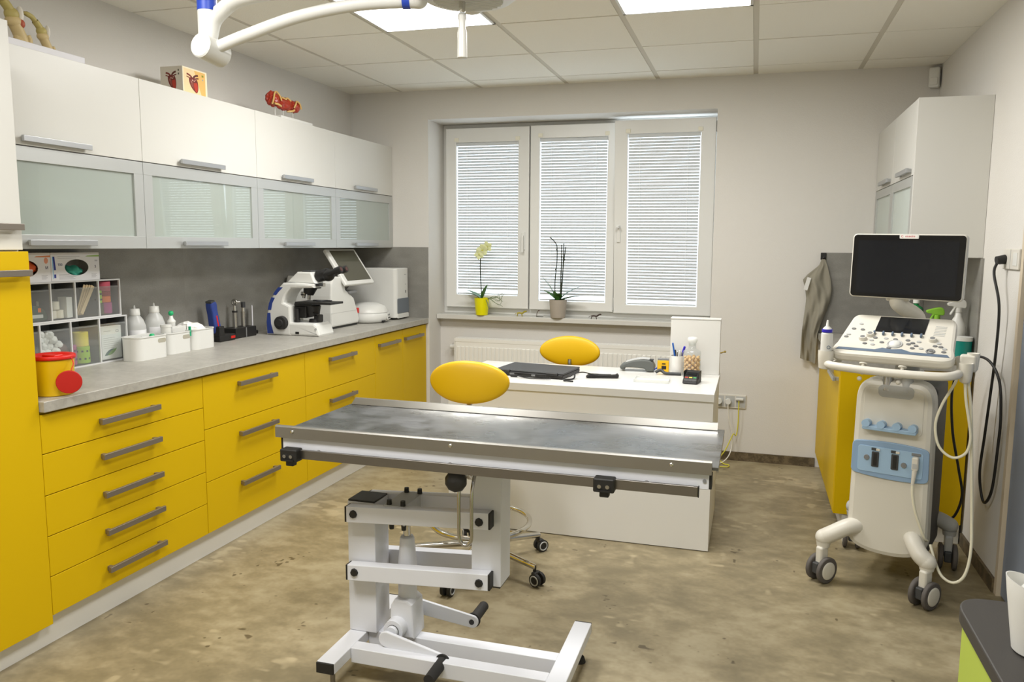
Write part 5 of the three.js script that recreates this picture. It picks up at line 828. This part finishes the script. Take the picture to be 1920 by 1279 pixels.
// ================================================================ OPERATING LAMP ON A CEILING ARM
{
  const o = thing('examination_lamp', 'white ceiling-mounted examination lamp on a jointed arm with blue rings', 'lamp', [0, 0, 0]);
  const J = [1.345, 1.972, 3.255];
  part(o, 'joint_barrel', [rod([1.333, 1.970, 3.260], [1.3400, 1.9590, 3.178], .0355, .0355, 36)], M.white_plastic); part(o, 'joint_cap', rod([1.3328, 1.9704, 3.263], [1.333, 1.970, 3.260], .032, .0352, 36), M.white_plastic);
  part(o, 'joint_post', [rod([1.336, 1.985, 3.23], [1.336, 2.075, 3.23], .0265, .0265, 28), tube([[1.345, 2.00, 3.23], [1.362, 2.045, 3.23], [1.41, 2.082, 3.23]], .02, 24, 12)], M.white_plastic);
  part(o, 'blue_ring', rod([1.336, 2.070, 3.23], [1.336, 2.120, 3.23], .0272, .0272, 28), M.royal);
  part(o, 'upper_arm', [tube([[1.336, 2.118, 3.23], [1.336, 2.15, 3.23]], .0265, 4, 16), tube([[1.375, 2.062, 3.23], [1.44, 2.094, 3.23], [1.58, 2.112, 3.23], [1.75, 2.155, 3.22], [1.90, 2.20, 3.21]], .021, 50, 14), rod([1.90, 2.17, 3.21], [1.90, 2.40, 3.21], .03, .03, 24)], M.white_plastic);
  part(o, 'ceiling_mount', [cyl(.09, .10, .05, 36, 1.90, H - .0505, 3.21), cyl(.035, .035, .09, 24, 1.90, H - .13, 3.21)], M.white_plastic);
  part(o, 'lower_arm', tube([[1.350, 1.968, 3.222], [1.45, 2.004, 3.205], [1.60, 2.052, 3.175], [1.76, 2.082, 3.14], [1.895, 2.092, 3.105]], .0175, 60, 14), M.white_plastic);
  part(o, 'blue_ring', rod([1.890, 2.092, 3.107], [1.910, 2.093, 3.101], .0215, .0215, 28), M.royal);
  part(o, 'head_joint', [rod([1.908, 2.093, 3.102], [1.932, 2.094, 3.094], .020, .022, 24), ell(.026, .026, .026, 1.934, 2.098, 3.094), rod([1.934, 2.098, 3.094], [1.98, 2.15, 3.08], .018)], M.white_plastic);
  // head: shallow dish facing down with a ribbed light window
  const hd = new THREE.Group(); hd.name = 'lamp_head'; hd.position.set(2.066, 2.098, 3.05); hd.scale.set(1.07, 1, 1.07); o.add(hd);
  part(hd, 'dish', lathe([[.092, .0], [.118, .004], [.132, .016], [.134, .034], [.115, .06], [.07, .082], [0, .09]], 48), M.white_plastic);
  for (let k = 0; k < 3; k++) { const a = k * 2.0944 + .25; part(hd, 'bumper', ell(.035, .022, .022, 0, 0, 0, 20, 12), M.white_plastic, [Math.cos(a) * .122, .02, Math.sin(a) * .122], [0, -a + Math.PI / 2, 0]); }
  part(hd, 'reflector', lathe([[.093, .0], [.09, .012], [.05, .035], [0, .04]], 40), M.chrome_dull);
  for (let i = 0; i < 15; i++) { const z = -.084 + i * .012, w = Math.sqrt(Math.max(.0001, .092 * .092 - z * z)); part(hd, 'lens_rib', rod([-w, -.001, z], [w, -.001, z], .0032, .0032, 8), M.clear_soft); }
  part(hd, 'lens_plate', cyl(.093, .093, .002, 40, 0, .002, 0), M.clear_soft);
  part(hd, 'handle_shaft', cyl(.008, .009, .038, 20, -.017, -.032, 0), M.chrome);
  part(hd, 'handle', lathe([[0, -.158], [.0135, -.158], [.0137, -.155], [.0125, -.085], [.0095, -.075], [.0095, -.052], [.0115, -.050], [.0115, -.040], [.0095, -.035], [0, -.034]], 28), M.white_plastic, [-.017, 0, 0]);
}
// ================================================================ RIGHT SIDE SMALL THINGS
{
  const t = thing('towel', 'grey-olive towel hanging from a black hook in the right corner', 'towel', [0, 0, .05]);
  const rows = [[1.338, 3.276, 3.298], [1.30, 3.262, 3.312], [1.245, 3.20, 3.328], [1.208, 3.172, 3.338], [1.16, 3.188, 3.344], [1.09, 3.198, 3.336], [1.03, 3.194, 3.320], [.95, 3.186, 3.290], [.89, 3.180, 3.272], [.80, 3.178, 3.270], [.712, 3.178, 3.268]];
  const nx = 24, ny = rows.length * 4, pos = [], idx = []; const at = (v) => { const f = v * (rows.length - 1), i = Math.min(rows.length - 2, Math.floor(f)), u = f - i; return [0, 1, 2].map(k => rows[i][k] * (1 - u) + rows[i + 1][k] * u); };
  for (const sg of [1, -1]) for (let j = 0; j <= ny; j++) { const [y, a, b] = at(j / ny); for (let i = 0; i <= nx; i++) { const u = i / nx; const dr = Math.min(1, (1.34 - y) * 5), f = dr * (.016 * Math.sin(u * 6.2 + y * 9 + .8) + .009 * Math.sin(u * 11 - y * 13) + .004 * Math.sin(u * 23 + y * 31)); const edge = Math.min(1, Math.min(u, 1 - u) * 12); pos.push(a + (b - a) * u, y - .03 * u * (j / ny), f + sg * .004 * edge); } }
  const row = nx + 1, off = row * (ny + 1); for (let j = 0; j < ny; j++) for (let i = 0; i < nx; i++) { const a = j * row + i; idx.push(a, a + row, a + 1, a + 1, a + row, a + row + 1); const b = a + off; idx.push(b, b + 1, b + row, b + 1, b + row + 1, b + row); }
  const g = new THREE.BufferGeometry(); g.setAttribute('position', new THREE.Float32BufferAttribute(pos, 3)); g.setIndex(idx); g.computeVertexNormals(); part(t, 'cloth', g, M.towel);
  part(t, 'care_label', mv(bx(-.012, .012, -.04, .04, -.001, .001), 3.198, 1.185, .022, 0, 0, -.25), M.white_matte, null, null, 'white care label');
  solo('wall_hook', 'small black wall hook holding the towel', 'hook', [bx(3.272, 3.305, 1.335, 1.378, .0092, .02, .003), rod([3.288, 1.345, .02], [3.288, 1.345, .052], .006), ell(.008, .008, .008, 3.288, 1.348, .054)], M.black);
  // bottles on the right worktop
  const B = (label, x, z, prof, m, cap, trig, hh) => { const o = thing('spray_bottle', label, 'bottle', [x, CT, z], 0, 'bottles on the right worktop'); part(o, 'bottle', lathe(prof, 28), m); const h = prof[prof.length - 1][1]; part(o, 'cap', [cyl(.016, .016, .022, 20, 0, h + .0005, 0)], cap); if (trig) part(o, 'trigger_head', [mv(ext(smoothShape([[-.045, .03], [-.045, .045], [.01, .06], [.03, .05], [.03, .022], [0, .022], [-.015, .018], [-.030, -.01], [-.036, -.008], [-.022, .024]]), -.012, .012, .004), 0, h, 0, 0, trig, 0)], cap); return o; };
  const tall = h => [[0, 0], [.036, 0], [.038, .006], [.038, h * .62], [.034, h * .75], [.016, h * .92], [.014, h], [0, h]];
  B('white trigger spray bottle behind the teal canister on the right worktop', 3.824, 1.078, tall(.235), M.white_plastic, M.white_plastic, .0001);
  B('white bottle with bright green trigger on the right worktop', 3.765, .92, tall(.185), M.white_plastic, M.lime, .0001);
  B('dark green bottle with white cap behind the monitor arm', 3.690, .80, [[0, 0], [.034, 0], [.036, .005], [.036, .225], [.03, .235], [.012, .245], [.012, .255], [0, .255]], M.green_bottle, M.white_plastic, 0);
  const k = thing('teal_canister', 'teal canister with white lid on the right worktop', 'canister', [3.822, CT, 1.00 - .0]); k.position.z = 1.163; k.position.x = 3.834; part(k, 'canister', cyl(.036, .039, .108, 28), M.teal); part(k, 'lid', cyl(.0405, .0405, .018, 28, 0, .1085, 0), M.white_plastic);
  const pp = thing('potted_grass', 'small pot of green grass behind the handle of the ultrasound machine', 'potted plant', [3.52, CT, .70]); part(pp, 'pot', cyl(.035, .042, .05, 24), M.white_matte); const R = rng(8), bl = []; for (let i = 0; i < 60; i++) { const a = R() * 6.28, r = R() * .034; bl.push(rod([Math.cos(a) * r, .05, Math.sin(a) * r], [Math.cos(a) * r * 1.4, .075 + R() * .02, Math.sin(a) * r * 1.4], .0022, .0006, 4)); } part(pp, 'grass', bl, M.lime);
  // motion sensor
  const s = thing('motion_sensor', 'white motion sensor in the ceiling corner above the right cabinets', 'sensor', [3.852, 2.41, .024]); part(s, 'housing', ext(rrect(-.03, .028, -.058, .058, .012), -.018, .025, .008), M.white_plastic, null, [0, -.4, 0]); part(s, 'lens', ext(rrect(-.022, .020, -.045, -.002, .008), .0252, .030, .002), M.white_matte, null, [0, -.4, 0]);
  // socket and plug on the right wall
  const w = thing('wall_socket', 'double power socket on the right wall with a black plug in it', 'socket', [W, 1.372, 1.62]); part(w, 'plate', bx(-.010, -.0005, -.042, .042, -.105, .100, .004), M.socket); part(w, 'divider', bx(-.0112, -.0101, -.04, .04, -.004, -.002), M.light_grey); part(w, 'insert', bx(-.0118, -.0102, -.026, .026, .035, .085, .001), M.white_plastic);
  solo('black_cable', 'black power cord hanging from the right wall socket behind the ultrasound machine', 'cable', [rod([W - .011, 1.37, 1.555], [W - .045, 1.365, 1.560], .020, .017, 20), tube([[W - .04, 1.36, 1.56], [W - .05, 1.31, 1.562], [W - .035, 1.18, 1.61], [W - .03, 1.0, 1.60], [W - .03, .80, 1.57], [W - .035, .62, 1.555], [W - .04, .46, 1.545], [W - .03, .36, 1.56], [W - .025, .34, 1.60], [W - .02, .42, 1.66], [W - .02, .6, 1.69], [W - .02, .74, 1.695], [W - .025, .88, 1.65], [W - .05, .95, 1.55], [W - .10, .93, 1.45], [W - .13, .80, 1.38], [W - .115, .60, 1.36], [W - .08, .42, 1.37], [W - .06, .30, 1.38], [W - .08, .20, 1.37], [W - .12, .16, 1.36]], .0058, 200, 8)], M.black);
  // sockets and cables on the back wall beside the desk
  const q = thing('wall_socket', 'triple grey socket strip on the back wall beside the desk', 'socket', [2.758, .397, 0]); part(q, 'plate', bx(-.105, .102, -.045, .045, .0005, .010, .003), M.socket); for (const x of [-.07, 0, .068]) part(q, 'insert', bx(x - .030, x + .030, -.036, .036, .0102, .0115, .002), M.light_grey);
  for (const [x] of [[-.07], [-.012]]) part(q, 'plug', rod([x, .0, .0116], [x, .0, .035], .020, .018, 20), M.white_plastic); part(q, 'cable_plug', bx(.035, .085, .012, .026, .0116, .03, .003), M.white_plastic);
  solo('mains_cable', 'white mains cable hanging from the back wall socket to the floor', 'cable', tube([[2.746, .385, .030], [2.752, .30, .034], [2.775, .2, .035], [2.782, .12, .05], [2.765, .05, .09], [2.72, .010, .13], [2.66, .006, .15]], .0035, 70, 6), M.cable_white);
  solo('network_cable', 'yellow network cable hanging from the back wall socket to the floor', 'cable', [tube([[2.815, .405, .030], [2.815, .34, .032], [2.815, .25, .03], [2.806, .175, .03], [2.79, .19, .05], [2.775, .16, .06], [2.745, .09, .08], [2.71, .03, .10], [2.735, .008, .14], [2.77, .008, .16], [2.76, .008, .21], [2.70, .008, .22]], .0035, 100, 6)], M.cable_yellow);
  solo('door_stop', 'tiny brown metal clip on the right side of the white box unit', 'clip', [rod([2.7242, .86, 1.085], [2.745, .868, 1.085], .004, .003, 8), ell(.006, .006, .006, 2.747, .868, 1.085, 10, 8)], M.brass);
}
// ================================================================ FOREGROUND: GREEN SIDE CABINET WITH BLACK TOP
{
  const o = thing('side_cabinet', 'lime green side cabinet with black top in the right foreground', 'cabinet', [0, 0, 0]);
  const up = (s, y0, y1, b) => ext(s, y0, y1, b).rotateX(-Math.PI / 2), s = new THREE.Shape(); s.moveTo(3.268, -4.62); s.lineTo(W - .002, -4.62); s.lineTo(W - .002, -3.60); s.lineTo(3.33, -3.60); s.quadraticCurveTo(3.27, -3.60, 3.268, -3.67); s.closePath();
  part(o, 'top', up(s, .722, .750, .003), M.dark_top); part(o, 'body', bx(3.29, W - .004, .08, .7215, 3.66, 4.6, .002), M.lime_panel); part(o, 'door', bx(3.272, 3.2895, .085, .7195, 3.665, 4.13, .002), M.lime_panel); part(o, 'door', bx(3.272, 3.2895, .085, .7195, 4.134, 4.6, .002), M.lime_panel); part(o, 'plinth', bx(3.31, W - .004, .001, .0795, 3.68, 4.58), M.dark_grey);
  const c = thing('bottle_holder', 'white tapered cup holder on the black top in the right foreground', 'holder', [3.347, .7503, 3.80]);
  const cup = lathe([[0, 0], [.030, 0], [.034, .004], [.046, .085], [.050, .112], [.047, .112], [.042, .085], [.030, .01], [0, .008]], 36), cq = cup.attributes.position; for (let i = 0; i < cq.count; i++) if (cq.getY(i) > .05) cq.setY(i, cq.getY(i) - cq.getX(i) * .30 * (cq.getY(i) - .05) / .06); cup.computeVertexNormals();
  part(c, 'cup', cup, M.white_plastic);
  const b = thing('pump_bottle', 'white pump spray bottle standing in the cup holder in the right foreground', 'bottle', [3.350, .7593, 3.80]); part(b, 'bottle', lathe([[0, 0], [.026, 0], [.028, .004], [.032, .075], [.030, .098], [.020, .112], [.0145, .118], [0, .118]], 32), M.white_plastic); part(b, 'collar', cyl(.0145, .0145, .016, 24, 0, .1185, 0), M.white_plastic); part(b, 'pump_head', [cyl(.011, .0105, .022, 20, 0, .135, 0), cyl(.0118, .0118, .012, 20, 0, .150, 0)], M.white_plastic); part(b, 'nozzle_hole', rod([-.002, .154, .0112], [-.002, .154, .0125], .0018, .0018, 8), M.black);
  solo('black_dish', 'black round dish at the lower right corner of the picture', 'dish', lathe([[0, 0], [.06, 0], [.075, .02], [.078, .03], [.074, .03], [.058, .006], [0, .005]], 36), M.black_gloss, [3.355, .7503, 3.985]);
}
renderer.render(scene, camera);
